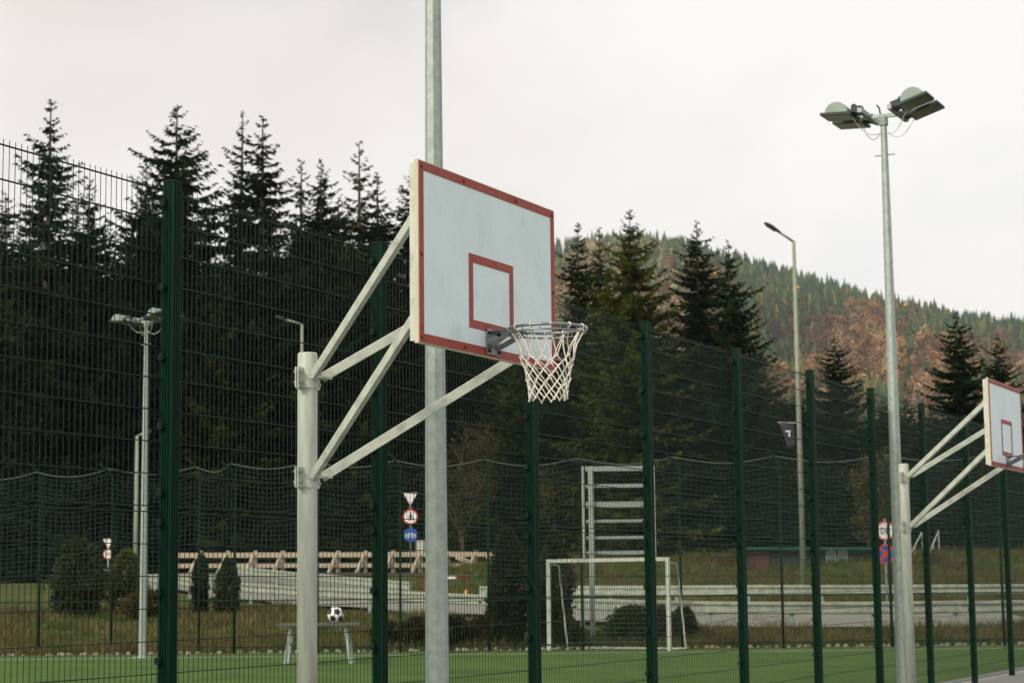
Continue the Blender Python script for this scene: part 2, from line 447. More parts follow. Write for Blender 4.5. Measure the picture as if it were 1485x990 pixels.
# ------------------------------------------------------------------ basketball hoops
def make_hoop(label):
    root = thing('basketball_hoop', label, 'basketball hoop', group='basketball hoops along the fence')
    PT = 3.01; PR = .064
    mb = MB(); mb.lathe([(PR, -.05), (PR, PT-.012), (PR-.006, PT)], 28)
    pole = mb.build('pole', M['pole'], root, smooth=False)
    for p in pole.data.polygons: p.use_smooth = len(p.vertices) == 4
    mb = MB(); mb.lathe([(.15, -.02), (.15, .016), (.148, .018)], 24)
    mb.build('base_plate', M['galv'], root)
    BY = -1.325                                    # front face of the board
    ends = {}
    for z in (2.845, 2.215):
        mb = MB(); mb.lathe([(PR+.008, z-.065), (PR+.008, z+.065)], 28)
        # ears of the two half shells, left and right of the pole
        for s in (-1, 1):
            for q in (-1, 1):
                mb.box((s*(PR+.034), q*.009, z), (.058, .010, .13))
        for s in (-1, 1): mb.box((s*.045, -PR-.035, z+.0), (.075, .075, .012))
        cl = mb.build('clamp_band', M['galv_pale'], root)
        for s in (-1, 1):
            for q in (-1, 1):
                b = MB(); m = Matrix.Rotation(math.pi/2, 3, 'X')
                b.lathe([(.013, -.028), (.013, -.018), (.007, -.018), (.007, .018), (.013, .018), (.013, .027)], 6, (s*(PR+.044), 0, z+q*.034), m)
                b.build('bolt', M['bolt'], cl)
    for zc, zb in ((2.85, 3.66), (2.215, 3.075)):
        for s in (-1, 1):
            a = Vector((s*.052, -PR-.012, zc)); b = Vector((s*.80, BY+.072, zb))
            MB().bar(a, b, .034, .060).build('arm', M['galv_pale'], root, bevel=.003)
    # board
    mb = MB(); mb.box((0, BY+.014, 3.425), (1.80, .028, 1.05)); bd = mb.build('backboard', M['board'], root, bevel=.002)
    mb = MB()
    for s in (-1, 1): mb.box((s*.903, BY+.015, 3.425), (.006, .026, 1.05)); mb.box((0, BY+.015, 3.425+s*.528), (1.812, .026, .006))
    mb.build('plywood_edge', M['ply'], bd)
    mb = MB(); w = .052; y = BY-.0012
    for s in (-1, 1):
        mb.box((0, y, 3.425+s*(.525-w/2)), (1.80, .0024, w)); mb.box((s*(.90-w/2), y, 3.425), (w, .0024, 1.05-2*w))
    mb.build('border', M['red'], bd)
    mb = MB()
    iw, ih, z0 = .59, .45, 3.05
    for s in (-1, 1): mb.box((s*(iw/2-w/2), y, z0+ih/2), (w, .0024, ih-2*w))
    mb.box((0, y, z0+w/2), (iw, .0024, w)); mb.box((0, y, z0+ih-w/2), (iw, .0024, w))
    mb.build('target_square', M['red'], bd)
    my = Matrix.Rotation(math.pi/2, 3, 'X')
    for bx_, bz in [(-.872, 3.92), (-.35, 3.925), (.35, 3.925), (.872, 3.92), (-.872, 3.41), (.872, 3.41), (-.872, 2.93), (.872, 2.93), (-.35, 2.927), (.42, 2.927)]:
        b = MB(); b.lathe([(.013, 0), (.012, .005), (.007, .008)], 10, (bx_, BY-.0024, bz), my); b.build('bolt', M['rust_bolt'], bd)
    # steel frame behind the board
    mb = MB(); fy = BY+.028+.021
    for s in (-1, 1):
        mb.box((s*.86, fy, 3.425), (.05, .042, 1.03)); mb.box((0, fy, 3.425+s*.49), (1.67, .042, .05))
    mb.box((0, fy, 3.075), (1.67, .042, .05))
    for s in (-1, 1): mb.box((s*.80, fy+.012, 3.66), (.07, .045, .09)); mb.box((s*.80, fy+.012, 3.075), (.07, .045, .09))
    mb.build('back_frame', M['galv_pale'], root)
    # rim
    RY = BY-.15-.225; RZ_ = 3.05
    mb = MB(); ring = [(.227*math.cos(a), RY+.227*math.sin(a), RZ_) for a in np.linspace(0, 2*math.pi, 48, endpoint=False)]
    mb.tube(ring, .0095, 8, closed=True)
    rim = mb.build('rim', M['zinc'], root, smooth=True)
    mb = MB(); mb.tube([(x*1.0, RY+(y-RY)*1.0, z-.030) for x, y, z in ring], .0055, 6, closed=True)
    for k in range(12):
        a = 2*math.pi*(k+.5)/12; c, s_ = math.cos(a), math.sin(a)
        mb.tube([(.227*c, RY+.227*s_, RZ_), (.227*c, RY+.227*s_, RZ_-.03)], .004, 5)
    mb.build('lower_ring', M['zinc'], rim, smooth=True)
    mb = MB()
    mb.box((0, BY-.008, RZ_-.060), (.165, .010, .155))
    # top plate narrowing toward the ring and two side struts
    mb.prism([(-.075, 0), (.075, 0), (.105, -.185), (-.105, -.185)], RZ_-.004, RZ_+.004, None, (0, BY-.012, 0))
    for s in (-1, 1):
        mb.bar((s*.055, BY-.012, RZ_-.095), (s*.085, BY-.17, RZ_-.012), .016, .030)
    br = mb.build('bracket', M['zinc'], root, bevel=.002)
    for sx in (-1, 1):
        for sz in (-.118, .0-.006):
            b = MB(); b.lathe([(.012, 0), (.012, .010), (.006, .016)], 6, (sx*.066, BY-.013, RZ_+sz), my); b.build('bolt', M['dark_metal'], br)
    # net
    mb = MB(); rnd = random.Random(4); n = 12
    dep = [.012, .175, .215, .258, .302, .345, .385, .430]; rad = [.222, .165, .150, .139, .130, .122, .116, .112]
    dx, dy = -.006, .0
    nodes = []
    for k, (d_, r_) in enumerate(zip(dep, rad)):
        row = []
        for j in range(n):
            a = 2*math.pi*(j+(.5 if k % 2 else 0))/n
            jz = rnd.uniform(-.008, .008) if k else 0
            jr = rnd.uniform(-.006, .006) if k else 0
            lean = d_/.43
            row.append(Vector(((r_+jr)*math.cos(a)+dx*lean, RY+(r_+jr)*math.sin(a)+dy*lean, RZ_-d_+jz)))
        nodes.append(row)
    for k in range(len(dep)-1):
        for j in range(n):
            a = nodes[k][j]
            for q in ((0, -1) if k % 2 == 0 else (0, 1)):
                b = nodes[k+1][(j+q) % n]
                if k == 0:
                    mid = (a+b)/2; cen = Vector((0, RY, mid.z)); mid = mid+(cen-mid)*.07
                    mb.tube([a, a*.55+mid*.45+Vector((0, 0, -.0)), mid, mid*.4+b*.6, b], .0036, 5)
                else: mb.tube([a, b], .0042, 5)
            if k: mb.lathe([(.003, -.008), (.0075, -.003), (.0075, .004), (.003, .009)], 6, a)
    for j in range(n):                              # bottom loops between the last knots
        a, b = nodes[-1][j], nodes[-1][(j+1) % n]
        mid = (a+b)/2+Vector((0, 0, -.012))
        mb.lathe([(.003, -.008), (.008, 0), (.003, .008)], 6, a)
    for j in range(n):                              # ties round the ring
        a = nodes[0][j]; c = Vector((0, RY, RZ_)); o_ = (Vector((a.x, a.y, RZ_))-c).normalized()
        lp = [Vector((a.x, a.y, RZ_))+o_*.005+(o_*math.cos(w)+Vector((0, 0, 1))*math.sin(w))*.0135 for w in np.linspace(0, 2*math.pi, 9)[:-1]]
        mb.tube(lp, .0035, 5, closed=True)
    mb.build('net', M['cord'], rim, smooth=True)
    return root
HN = 6.73
hoop = make_hoop('basketball hoop on a pole before the fence, its whole net in view')
hoop.location = cp(10.527, HN); hoop.rotation_euler.z = RZ
h2 = copy_tree(hoop); h2.location = cp(24.543, HN)
h2['label'] = 'farther basketball hoop whose pole stands close beside the floodlight mast'

# ------------------------------------------------------------------ floodlight masts
def make_mast(label):
    root = thing('floodlight_mast', label, 'light pole', group='floodlight masts')
    H = 7.66
    mb = MB(); mb.tube([(0, 0, -.05), (0, 0, 3.0), (0, 0, 6.0), (0, 0, H)], [.088, .075, .058, .042], 8, rot=R(26.6))
    mb.build('pole', M['galv'], root)
    mb = MB(); mb.box((0, 0, .012), (.34, .34, .024)); mb.build('base_plate', M['galv'], root)
    mb = MB(); mb.lathe([(.06, H-.10), (.06, H+.02)], 12); mb.box((0, 0, H+.03), (.36, .05, .05)); mb.build('crossarm', M['galv'], root)
    mb = MB(); mb.tube([(-.14, 0, H-.50), (.14, 0, H-.50)], .010, 6); mb.build('step_rung', M['galv'], root)
    mb = MB(); mb.tube([(-.04, .0, H+.05), (-.06, .03, H+.15), (-.10, .05, H+.20)], .012, 5); mb.build('aerial', M['dark_metal'], root)
    for s in (-1, 1):
        MB().box((s*.20, 0, H+.045), (.06, .86, .06)).build('channel_bar', M['zinc'], root)
        tilt = R(-17) if s > 0 else R(-3)
        for q in (-1, 1):
            Mx = Matrix.Rotation(tilt, 3, 'Y') if s > 0 else Matrix.Rotation(-tilt, 3, 'Y')
            o = Vector((s*.21, q*.27, H+.03))
            def T(p): return o + Mx @ Vector((s*p[0], p[1], p[2]))
            fl = MB()
            # half-round housing with rectangular rim
            n = 12; prof = []
            for k in range(n+1):
                a = math.pi*k/n; prof.append((.31-.155*math.cos(a)*1.0, .145*math.sin(a)))
            V = [T((x, -.17, z+.0)) for x, z in prof]+[T((x, .17, z+.0)) for x, z in prof]
            k = n+1
            fl.add(V, [(i, i+1, k+i+1, k+i) for i in range(n)]+[tuple(range(k-1, -1, -1)), tuple(range(k, 2*k))])
            hs = fl.build('floodlight', M['lamp_green'], root)
            fr = MB()
            c = [(.10, -.20), (.52, -.20), (.52, .20), (.10, .20)]
            V = [T((x, y, -.032)) for x, y in c]+[T((x, y, .002)) for x, y in c]
            fr.add(V, [(0, 1, 2, 3), (4, 7, 6, 5), (0, 4, 5, 1), (1, 5, 6, 2), (2, 6, 7, 3), (3, 7, 4, 0)])
            fr.build('frame', M['dark_metal'], hs)
            ln = MB(); c = [(.125, -.175), (.495, -.175), (.495, .175), (.125, .175)]
            V = [T((x, y, -.037)) for x, y in c]+[T((x, y, -.0335)) for x, y in c]
            ln.add(V, [(0, 1, 2, 3), (4, 7, 6, 5), (0, 4, 5, 1), (1, 5, 6, 2), (2, 6, 7, 3), (3, 7, 4, 0)])
            ln.build('glass', M['lens'], hs)
            gr = MB(); gr.box(T((.06, 0, .05)), (.12, .13, .10), Mx); gr.tube([T((.0, -.10, .0)), T((.16, -.10, .03))], .015, 6); gr.tube([T((.0, .10, .0)), T((.16, .10, .03))], .015, 6)
            gr.lathe([(.04, -.02), (.04, .08), (.025, .10)], 10, T((.12, .02, .04)))
            gr.build('gear_box', M['dark_metal'], hs)
        cb = MB()
        for q in (-1, 1):
            pts = []
            for k in range(9):
                u = k/8; a = Vector((s*.36, q*.22, H)); b = Vector((s*.045, 0, H-.20)); p = a.lerp(b, u); p.z -= .13*math.sin(math.pi*u)*(1.1 if q > 0 else .8)
                pts.append(p)
            cb.tube(pts, .006, 5)
        cb.build('cable', M['cord'], root)
    return root
FA = R(-26.6)
mast = make_mast('thick floodlight mast rising behind the hoop with the whole net')
ma = cp(12.45, 6.86); mast.location = ma; mast.rotation_euler.z = FA
m2 = copy_tree(mast); mp_ = at(1307, 906, 25.6); m2.location = (mp_.x, mp_.y, 0); m2.rotation_euler.z = FA
m2['label'] = 'floodlight mast with four lamp heads against the sky beside the farther hoop'
m3 = copy_tree(mast); mp_ = at(207, 905, 45.0); m3.location = (mp_.x, mp_.y, 0); m3.rotation_euler.z = FA
m3['label'] = 'floodlight mast beyond the fence with its lamps before the dark spruces'

# ------------------------------------------------------------------ street lamps
def street_lamp(label, top_px, top_py, d, base_px, arm, head=.62, hpx=None):
    t = at(top_px, top_py, d); b = at(base_px, 850, d); gz = g1(t.x, d)
    bx0 = t.x
    root = thing('street_lamp', label, 'street lamp', (bx0, d, gz), 0)
    H = t.z-gz
    MB().tube([(0, 0, -.2), (0, 0, H*.5), (0, 0, H)], [.10, .085, .06], 10).build('pole', M['lamp_pole'], root, smooth=True)
    a = Vector(arm)
    MB().tube([(0, 0, H-.02), a*.5+Vector((0, 0, H)), a+Vector((0, 0, H))], .045, 8).build('arm', M['lamp_pole'], root, smooth=True)
    dirv = a.normalized(); e = a+Vector((0, 0, H)); u = Vector((0, 0, 1)); u = (u-dirv*u.dot(dirv)).normalized(); w = dirv.cross(u)
    mb = MB(); n = 10; secs = [(-.05, .05, .05), (.12, .10, .07), (head*.5, .16, .09), (head*.85, .13, .07), (head, .03, .03)]
    V = []; Fc = []
    for s, ww, hh in secs:
        for j in range(n):
            an = 2*math.pi*j/n; V.append(e+dirv*s+w*ww*math.cos(an)+u*(hh*math.sin(an) if math.sin(an) > 0 else .35*hh*math.sin(an)))
    for i in range(len(secs)-1):
        for j in range(n): Fc.append((i*n+j, i*n+(j+1) % n, (i+1)*n+(j+1) % n, (i+1)*n+j))
    Fc += [tuple(range(n-1, -1, -1)), tuple((len(secs)-1)*n+j for j in range(n))]
    mb.add(V, Fc); hd = mb.build('lamp_head', M['dark_metal'], root, smooth=True)
    ln = MB(); c = e+dirv*head*.5-u*.036
    ln.bar(c-dirv*head*.28, c+dirv*head*.28, .19, .012, u); ln.build('lens', M['lens'], hd)
    return root, H
sl, slH = street_lamp('tall street lamp with curved arm carrying a small violet banner', 1151, 350, 66, 1166, (-.50, -.1, .30), .62)
street_lamp('slim street lamp seen above the cut top of the near hoop pole', 438, 470, 88, 440, (-.75, 0, .22), .5)
street_lamp('short thin lamp post beside the floodlight mast beyond the fence', 199, 632, 72, 199, (.28, -.1, .10), .3)
# banner on the tall lamp
bp_ = sl.location; bz = at(1155, 628, 66).z-bp_.z
bn = thing('banner', 'small dark violet banner hanging from the tall street lamp', 'banner', (bp_.x-.10, bp_.y, bp_.z+bz-.45))
MB().tube([(.05, 0, .80), (-.62, -.05, .82)], .018, 6).build('banner_arm', M['galv_pale'], bn)
mb = MB(); V = []; Fc = []
for i in range(7):
    for j in range(7):
        u, v = i/6, j/6
        V.append((-.05-.52*u*(1-.55*(1-v)), -.03*u+.04*math.sin(4*u+2*v), .80*v - .12*u*(1-v) + .02))
for i in range(6):
    for j in range(6): Fc.append((i*7+j, i*7+7+j, i*7+8+j, i*7+1+j))
mb.add(V, Fc); o = mb.build('cloth', M['banner'], bn, smooth=True); sm = o.modifiers.new('thickness', 'SOLIDIFY'); sm.thickness = .004
mb = MB(); mb.box((-.30, -.06, .52), (.20, .004, .05)); mb.box((-.25, -.06, .40), (.05, .004, .16)); mb.build('emblem', M['sign_white'], bn)

# ------------------------------------------------------------------ pitch surround: net posts with nets
NETP = [(-190, 935, 52.0), (-65, 935, 51.0), (60, 935, 50.0), (164, 935, 49), (290, 935, 48.6), (341, 935, 47.5), (460, 936, 47), (580, 936, 47), (707, 936, 47), (842, 937, 47), (984, 939, 47), (1130, 938, 47), (1286, 936, 47), (1447, 934, 47), (1600, 930, 47)]
nf0 = at(842, 700, 46.6)
netf = thing('ball_net_fence', 'green net on posts with bent tops behind the small goal', 'net fence', (nf0.x, nf0.y, 0))
off = Vector((nf0.x, nf0.y, 0)); NH = 4.55
NP = []
for px, py, d in NETP:
    p = at(px, 700, d-.4); NP.append(Vector((p.x, p.y, 0)))
for p in NP:
    q = p-off; rn = random.Random(int(p.x*10))
    pz = NH*rn.uniform(.97, 1.02)
    mb = MB(); mb.tube([q+Vector((0, 0, -.05)), q+Vector((0, 0, 2.2)), q+Vector((0, 0, pz-.25)), q+Vector((-.08, -.1, pz-.08)), q+Vector((-.30, -.25, pz+.12))], [.035, .033, .03, .028, .022], 8)
    mb.build('post', M['fence'], netf, smooth=True)
def net_panel(a, b, z0, z1, parent, cell=.115, sag=.16, r=.0030, seed=0):
    rn = random.Random(seed); mb = MB(); L = (b-a).length; nx = max(2, int(L/cell)); nz = int((z1-z0)/cell)
    ph = rn.uniform(0, 6)
    def P(u, v):
        p = a.lerp(b, u); s = math.sin(math.pi*u)
        p.z = z0+(z1-z0)*v - sag*s*(.3+.7*v)
        nn = Vector((-(b-a).y, (b-a).x, 0)).normalized()
        p += nn*(.10*math.sin(2.3*v*3+ph)*s) + (b-a).normalized()*(.05*math.sin(5*v+ph)*math.sin(2*math.pi*u))
        return p
    for i in range(nx+1): mb.tube([P(i/nx, k/7) for k in range(8)], r, 3, caps=False)
    for j in range(nz+1): mb.tube([P(k/8, j/nz) for k in range(9)], r, 3, caps=False)
    o = mb.build('net', M['net_green'], parent)
    rp = MB(); rp.tube([P(k/10, 1.0)+Vector((0, 0, .01)) for k in range(11)], .009, 5); rp.build('top_rope', M['rope'], o)
    return o
for i in range(len(NP)-1):
    a, b = NP[i]-off, NP[i+1]-off
    net_panel(a+Vector((-.1, -.12, 0)), b+Vector((-.1, -.12, 0)), 1.6, NH-.05, netf, seed=i)
    mb = MB(); dv = (b-a)
    for zr in (1.25, .15): MB().tube([a+Vector((0, 0, zr)), b+Vector((0, 0, zr))], .014, 6).build('rail', M['fence'], netf)

# small goal
ga, gb = at(797, 940, 47), at(971, 941, 45.6)
ga.z = gb.z = 0
gl = thing('football_goal', 'small white tube football goal on the turf', 'goal', ga)
v = gb-ga; ux = v.normalized(); bk = Vector((-ux.y, ux.x, 0))
GHt = 2.06
for s, p in ((0, Vector((0, 0, 0))), (1, v)):
    MB().box(p+Vector((0, 0, GHt/2)), (.085, .085, GHt), Matrix.Rotation(math.atan2(ux.y, ux.x), 3, 'Z')).build('post', M['white_paint'], gl, bevel=.008)
    MB().tube([p+Vector((0, 0, GHt-.04)), p+bk*.55+Vector((0, 0, GHt-.06)), p+bk*1.0+Vector((0, 0, .03)), p+Vector((0, 0, .03))], .02, 6).build('side_stay', M['white_paint'], gl, smooth=True)
MB().bar(Vector((0, 0, GHt+.042))-ux*.042, v+Vector((0, 0, GHt+.042))+ux*.042, .085, .085).build('crossbar', M['white_paint'], gl, bevel=.008)
MB().tube([bk*1.0+Vector((0, 0, .03)), v+bk*1.0+Vector((0, 0, .03))], .02, 6).build('ground_bar', M['white_paint'], gl)
def flat_net(pts, nx, nz, r, parent):
    a, b, c, d = [Vector(p) for p in pts]; mb = MB()
    for i in range(nx+1): u = i/nx; mb.tube([a.lerp(b, u), d.lerp(c, u)], r, 3, caps=False)
    for j in range(nz+1): w = j/nz; mb.tube([a.lerp(d, w), b.lerp(c, w)], r, 3, caps=False)
    mb.build('net', M['rope'], parent)
flat_net([bk*1.0+Vector((0, 0, .05)), v+bk*1.0+Vector((0, 0, .05)), v+bk*.55+Vector((0, 0, GHt-.06)), bk*.55+Vector((0, 0, GHt-.06))], 24, 17, .0022, gl)

# open sign frame on galvanised posts
d = 50.4
a = at(843, 676, d); a2 = at(947, 683, d); pz = g1(a.x, d)
sb = thing('sign_frame', 'tall open galvanised frame with six cross bars behind the goal', 'frame', (a.x, d, pz))
o0 = Vector((a.x, d, pz))
def rel(px, py, dd=d): return at(px, py, dd)-o0
topz = rel(900, 680).z; botz = rel(900, 806).z
for px in (858, 938):
    q = rel(px, 800); MB().box((q.x, -.06, topz/2-.05), (.125, .10, topz+.1)).build('post', M['galv'], sb, bevel=.006)
for px in (845, 948):
    q = rel(px, 740); MB().box((q.x, .02, (topz+botz)/2+.02), (.085, .05, topz-botz+.12)).build('side_frame', M['white_paint'], sb, bevel=.004)
x0, x1 = rel(848, 700).x, rel(945, 700).x
ys = [(679, 7), (704, 5), (731, 8), (755, 4), (779, 4), (801, 5)]
for py, hpx in ys:
    q = rel(895, py); MB().box(((x0+x1)/2, .045, q.z), (x1-x0-.03, .06, hpx*d/F)).build('rail', M['galv'], sb, bevel=.003)
# table and ball
tb = at(463, 903, 40.0)
tab = thing('table', 'thin dark topped table on slender legs on the turf', 'table', (tb.x, tb.y, 0)); TZ = tb.z
MB().box((0, 0, TZ-.03), (1.66, .75, .05)).build('table_top', mat('table_slab', (.075, .078, .072), .7, col2=(.11, .11, .10), scale=9), tab, bevel=.006)
for sx in (-1, 1):
    for sy in (-1, 1):
        MB().bar((sx*.55, sy*.26, TZ-.06), (sx*.66, sy*.30, .012), .06, .05).build('leg', M['galv'], tab)
    MB().box((sx*.60, 0, TZ*.5), (.04, .50, .04)).build('stretcher', M['galv'], tab)
import bmesh
bm = bmesh.new(); bmesh.ops.create_icosphere(bm, subdivisions=1, radius=1.0)
ico_dirs = [v_.co.normalized() for v_ in bm.verts if len(v_.link_faces) == 5]; bm.free()
RB_ = .165
bl = at(487, 887, 40.0)
ball = thing('ball', 'white ball with black patches on the dark topped table', 'ball', (bl.x, bl.y-.05, TZ-.005))
bm = bmesh.new(); bmesh.ops.create_icosphere(bm, subdivisions=3, radius=RB_)
me = bpy.data.meshes.new('ball_skin'); bm.to_mesh(me); bm.free()
sk = link('ball_skin', me, M['sign_white'], ball, True); sk.location = (0, 0, RB_)
for dv in ico_dirs:
    m = dv.to_track_quat('Z', 'Y').to_matrix(); mb = MB(); c = Vector((0, 0, RB_))
    mb.lathe([(.075, RB_*.905), (.074, RB_*.925), (.035, RB_*.992), (.004, RB_*1.005)], 5, c, m); mb.build('patch', M['black'], ball)

# ------------------------------------------------------------------ guard rails
def guard_rail(pts, label, every=2.0, scale=1.0):
    P = dens([tuple(at(*p)) for p in pts], 40)
    root = thing('guard_rail', label, 'guard rail', tuple(P[0]), group='road guard rails'); o0 = Vector(P[0])
    prof = [(0, -.155), (-.05, -.13), (-.05, -.07), (0, -.035), (0, .035), (-.05, .07), (-.05, .13), (0, .155), (.008, .155), (.008, -.155)]
    V = []; Fc = []; n = len(prof)
    for i, p in enumerate(P):
        t = Vector(P[min(i+1, 39)])-Vector(P[max(i-1, 0)]); t.z = 0; t.normalize(); q = Vector((-t.y, t.x, 0))
        for a, b in prof: V.append(Vector(p)-o0+q*a+Vector((0, 0, b)))
    for i in range(39):
        for j in range(n): Fc.append((i*n+j, i*n+(j+1) % n, (i+1)*n+(j+1) % n, (i+1)*n+j))
    Fc += [tuple(range(n-1, -1, -1)), tuple(39*n+j for j in range(n))]
    mb = MB(); mb.add(V, Fc); mb.build('beam', M['rail_paint'], root)
    L = np.linalg.norm(np.diff(P, axis=0), axis=1).sum(); k = int(L/every)
    for p in dens(P, k):
        gz = g1(p[0], p[1]); h = max(.3, p[2]-gz+.12)
        MB().box(Vector((p[0], p[1]+.07, gz+h/2-.05))-o0, (.11, .06, h+.1)).build('post', M['galv'], root)
guard_rail(RB, 'long pale guard rail along the pitch side of the road')
guard_rail(RA, 'pale guard rail on the far side of the road below the green bank')
guard_rail(RC, 'short pale guard rail below the wooden bridge railing')

# ------------------------------------------------------------------ wooden bridge railing
wd = 88
wl = at(235, 831, wd); o0 = Vector((wl.x, wl.y, wl.z))
wr = thing('wooden_railing', 'long wooden bridge railing with slanted braces beyond the road', 'railing', o0)
def wp(px, py, dd=wd): return at(px, py, dd)-o0
def span(pa, pb, w, h, name, m='timber', dd=wd): MB().bar(wp(*pa, dd), wp(*pb, dd), w, h).build(name, M[m], wr, bevel=.01)
span((235, 805), (748, 803), .10, .22, 'rail'); span((235, 820), (748, 819), .08, .19, 'rail'); span((230, 833), (760, 832), 1.2, .16, 'deck_beam', 'timber_dark')
for k, px in enumerate(range(250, 760, 40)):
    q = wp(px, 802); b = wp(px, 833)
    MB().bar((q.x, q.y+.14, b.z-.6), (q.x, q.y+.14, q.z+.12), .17, .17).build('post', M['timber'], wr, bevel=.01)
    MB().bar((q.x-.42, q.y-.45, b.z-.05), (q.x-.04, q.y-.06, q.z-.05), .13, .13).build('brace', M['timber'], wr, bevel=.01)
for (pa, pb) in (((662, 806), (705, 829)), ((706, 806), (762, 822)), ((672, 817), (700, 832))):
    MB().bar(wp(*pa, wd-1.2), wp(*pb, wd-2.6), .10, .22).build('stair_rail', M['timber'], wr, bevel=.01)
MB().bar(wp(745, 834, wd-1.0), wp(745, 801, wd-1.0), .30, .30, (1, 0, 0)).build('end_post', M['timber'], wr, bevel=.01)
# rail run over the road end, lower part of the ramp beside the bridge
# ------------------------------------------------------------------ road signs
def disc(mb, c, r, y0, y1, n=28): mb.prism([(r*math.cos(2*math.pi*k/n), r*math.sin(2*math.pi*k/n)) for k in range(n)], y0, y1, Matrix(((1, 0, 0), (0, 0, -1), (0, 1, 0))).inverted() if False else Matrix(((1, 0, 0), (0, 0, 1), (0, 1, 0))), c)
def flatpoly(mb, pts, c, y0, y1): mb.prism(pts, y0, y1, Matrix(((1, 0, 0), (0, 0, 1), (0, 1, 0))), c)
def sign_post(label, px, d, top_py, plates):
    t = at(px, top_py, d); gz = g1(t.x, d); root = thing('road_sign', label, 'road sign', (t.x, d, gz)); H = t.z-gz
    MB().tube([(0, .05, -.2), (0, .05, H)], .03, 8).build('pole', M['galv'], root, smooth=True)
    for py, kind, r in plates:
        z = at(px, py, d).z-gz; c = (0, 0, z)
        mb = MB()
        if kind == 'yield':
            flatpoly(mb, [(-r, r*.75), (0, -r*.95), (r, r*.75)], c, -.004, .008); p = mb.build('sign_plate', M['sign_white'], root)
            b = MB(); w = .78
            o_ = [(-r, r*.75), (0, -r*.95), (r, r*.75)]; i_ = [(-r*.86, r*.67), (0, -r*.78), (r*.86, r*.67)]
            for k in range(3): flatpoly(b, [o_[k], o_[(k+1) % 3], i_[(k+1) % 3], i_[k]], c, -.009, -.005)
            b.build('border', mat('faded_red', (.62, .47, .45), .5), p)
        else:
            base = {'ban': 'sign_white', 'cycle': 'sign_blue', 'stop': 'sign_blue', 'limit': 'sign_white'}[kind]
            disc(mb, c, r, -.004, .008); p = mb.build('sign_plate', M[base], root)
            if kind in ('ban', 'stop', 'limit'):
                b = MB(); n = 28; w = .82 if kind != 'stop' else .84
                for k in range(n):
                    a, a2_ = 2*math.pi*k/n, 2*math.pi*(k+1)/n
                    flatpoly(b, [(r*math.cos(a), r*math.sin(a)), (r*math.cos(a2_), r*math.sin(a2_)), (r*w*math.cos(a2_), r*w*math.sin(a2_)), (r*w*math.cos(a), r*w*math.sin(a))], c, -.010, -.005)
                b.build('border', M['sign_red'], p)
            s = MB()
            if kind == 'ban':       # dark walking figure
                flatpoly(s, [(-.06*r/.3, -.15*r/.3), (-.01*r/.3, -.15*r/.3), (.03*r/.3, -.02*r/.3), (.07*r/.3, -.15*r/.3), (.11*r/.3, -.13*r/.3), (.06*r/.3, .03*r/.3), (.05*r/.3, .11*r/.3), (-.03*r/.3, .11*r/.3), (-.05*r/.3, .0)], c, -.010, -.005)
                disc(s, (c[0]+.01, 0, c[2]+.15*r/.3), .035*r/.3, -.010, -.005, 10)
                s.build('symbol', M['black'], p)
            elif kind == 'cycle':   # two wheels and a frame
                for sx in (-.5, .5):
                    n = 14
                    for k in range(n):
                        a, a2_ = 2*math.pi*k/n, 2*math.pi*(k+1)/n; q, w = .30*r, .20*r
                        flatpoly(s, [(q*math.cos(a), q*math.sin(a)), (q*math.cos(a2_), q*math.sin(a2_)), (w*math.cos(a2_), w*math.sin(a2_)), (w*math.cos(a), w*math.sin(a))], (sx*r*.85, 0, c[2]-.15*r), -.010, -.005)
                flatpoly(s, [(-.42*r, -.15*r), (-.2*r, .22*r), (.25*r, .22*r), (.42*r, -.15*r), (.34*r, -.15*r), (.2*r, .12*r), (-.15*r, .12*r), (-.3*r, -.15*r)], c, -.0105, -.0055)
                s.build('symbol', M['sign_white'], p)
            elif kind == 'stop':
                w = .10*r
                for sg in (-1, 1):
                    k = .6*r
                    flatpoly(s, [(-k-w, sg*(-k+w)), (-k+w, sg*(-k-w)), (k+w, sg*(k-w)), (k-w, sg*(k+w))], c, -.010-.001*(sg+1), -.005)
                s.build('symbol', M['sign_red'], p)
            elif kind == 'limit':
                for sx in (-.28, .24):
                    n = 12
                    for k in range(n):
                        a, a2_ = 2*math.pi*k/n, 2*math.pi*(k+1)/n
                        flatpoly(s, [(.2*r*math.cos(a), .36*r*math.sin(a)), (.2*r*math.cos(a2_), .36*r*math.sin(a2_)), (.1*r*math.cos(a2_), .24*r*math.sin(a2_)), (.1*r*math.cos(a), .24*r*math.sin(a))], (sx*r, 0, c[2]), -.010, -.005)
                s.build('symbol', M['black'], p)
    return root
dd = 84
sign_post('post with white triangle, red ringed disc and blue disc one above another', 595, dd, 716, [(722, 'yield', .32), (749, 'ban', .325), (775, 'cycle', .30)])
sign_post('post with red ringed white disc above a blue disc with red cross', 1283, 58, 752, [(769, 'limit', .29), (803, 'stop', .29)])
sign_post('small road sign post with white and red plates among the dark shrubs', 157, 78, 780, [(787, 'yield', .22), (803, 'limit', .20)])
# grey cabinet by the sign post
d_ = 90; q = at(610, 800, d_); gz = g1(q.x, d_)
cbn = thing('utility_cabinet', 'pale grey cabinet on a post behind the three plate sign', 'cabinet', (q.x, d_, gz))
ct = at(610, 783, d_).z-gz; cb_ = at(610, 806, d_).z-gz
MB().box((0, 0, (ct+cb_)/2), (.42, .3, ct-cb_)).build('cabinet_box', M['galv'], cbn, bevel=.01)
MB().box((.0, 0, cb_/2-.05), (.2, .2, cb_+.1)).build('pedestal', M['concrete'], cbn)
MB().box((0, -.156, (ct+cb_)/2), (.34, .012, (ct-cb_)*.86)).build('cabinet_door', M['galv_pale'], cbn)
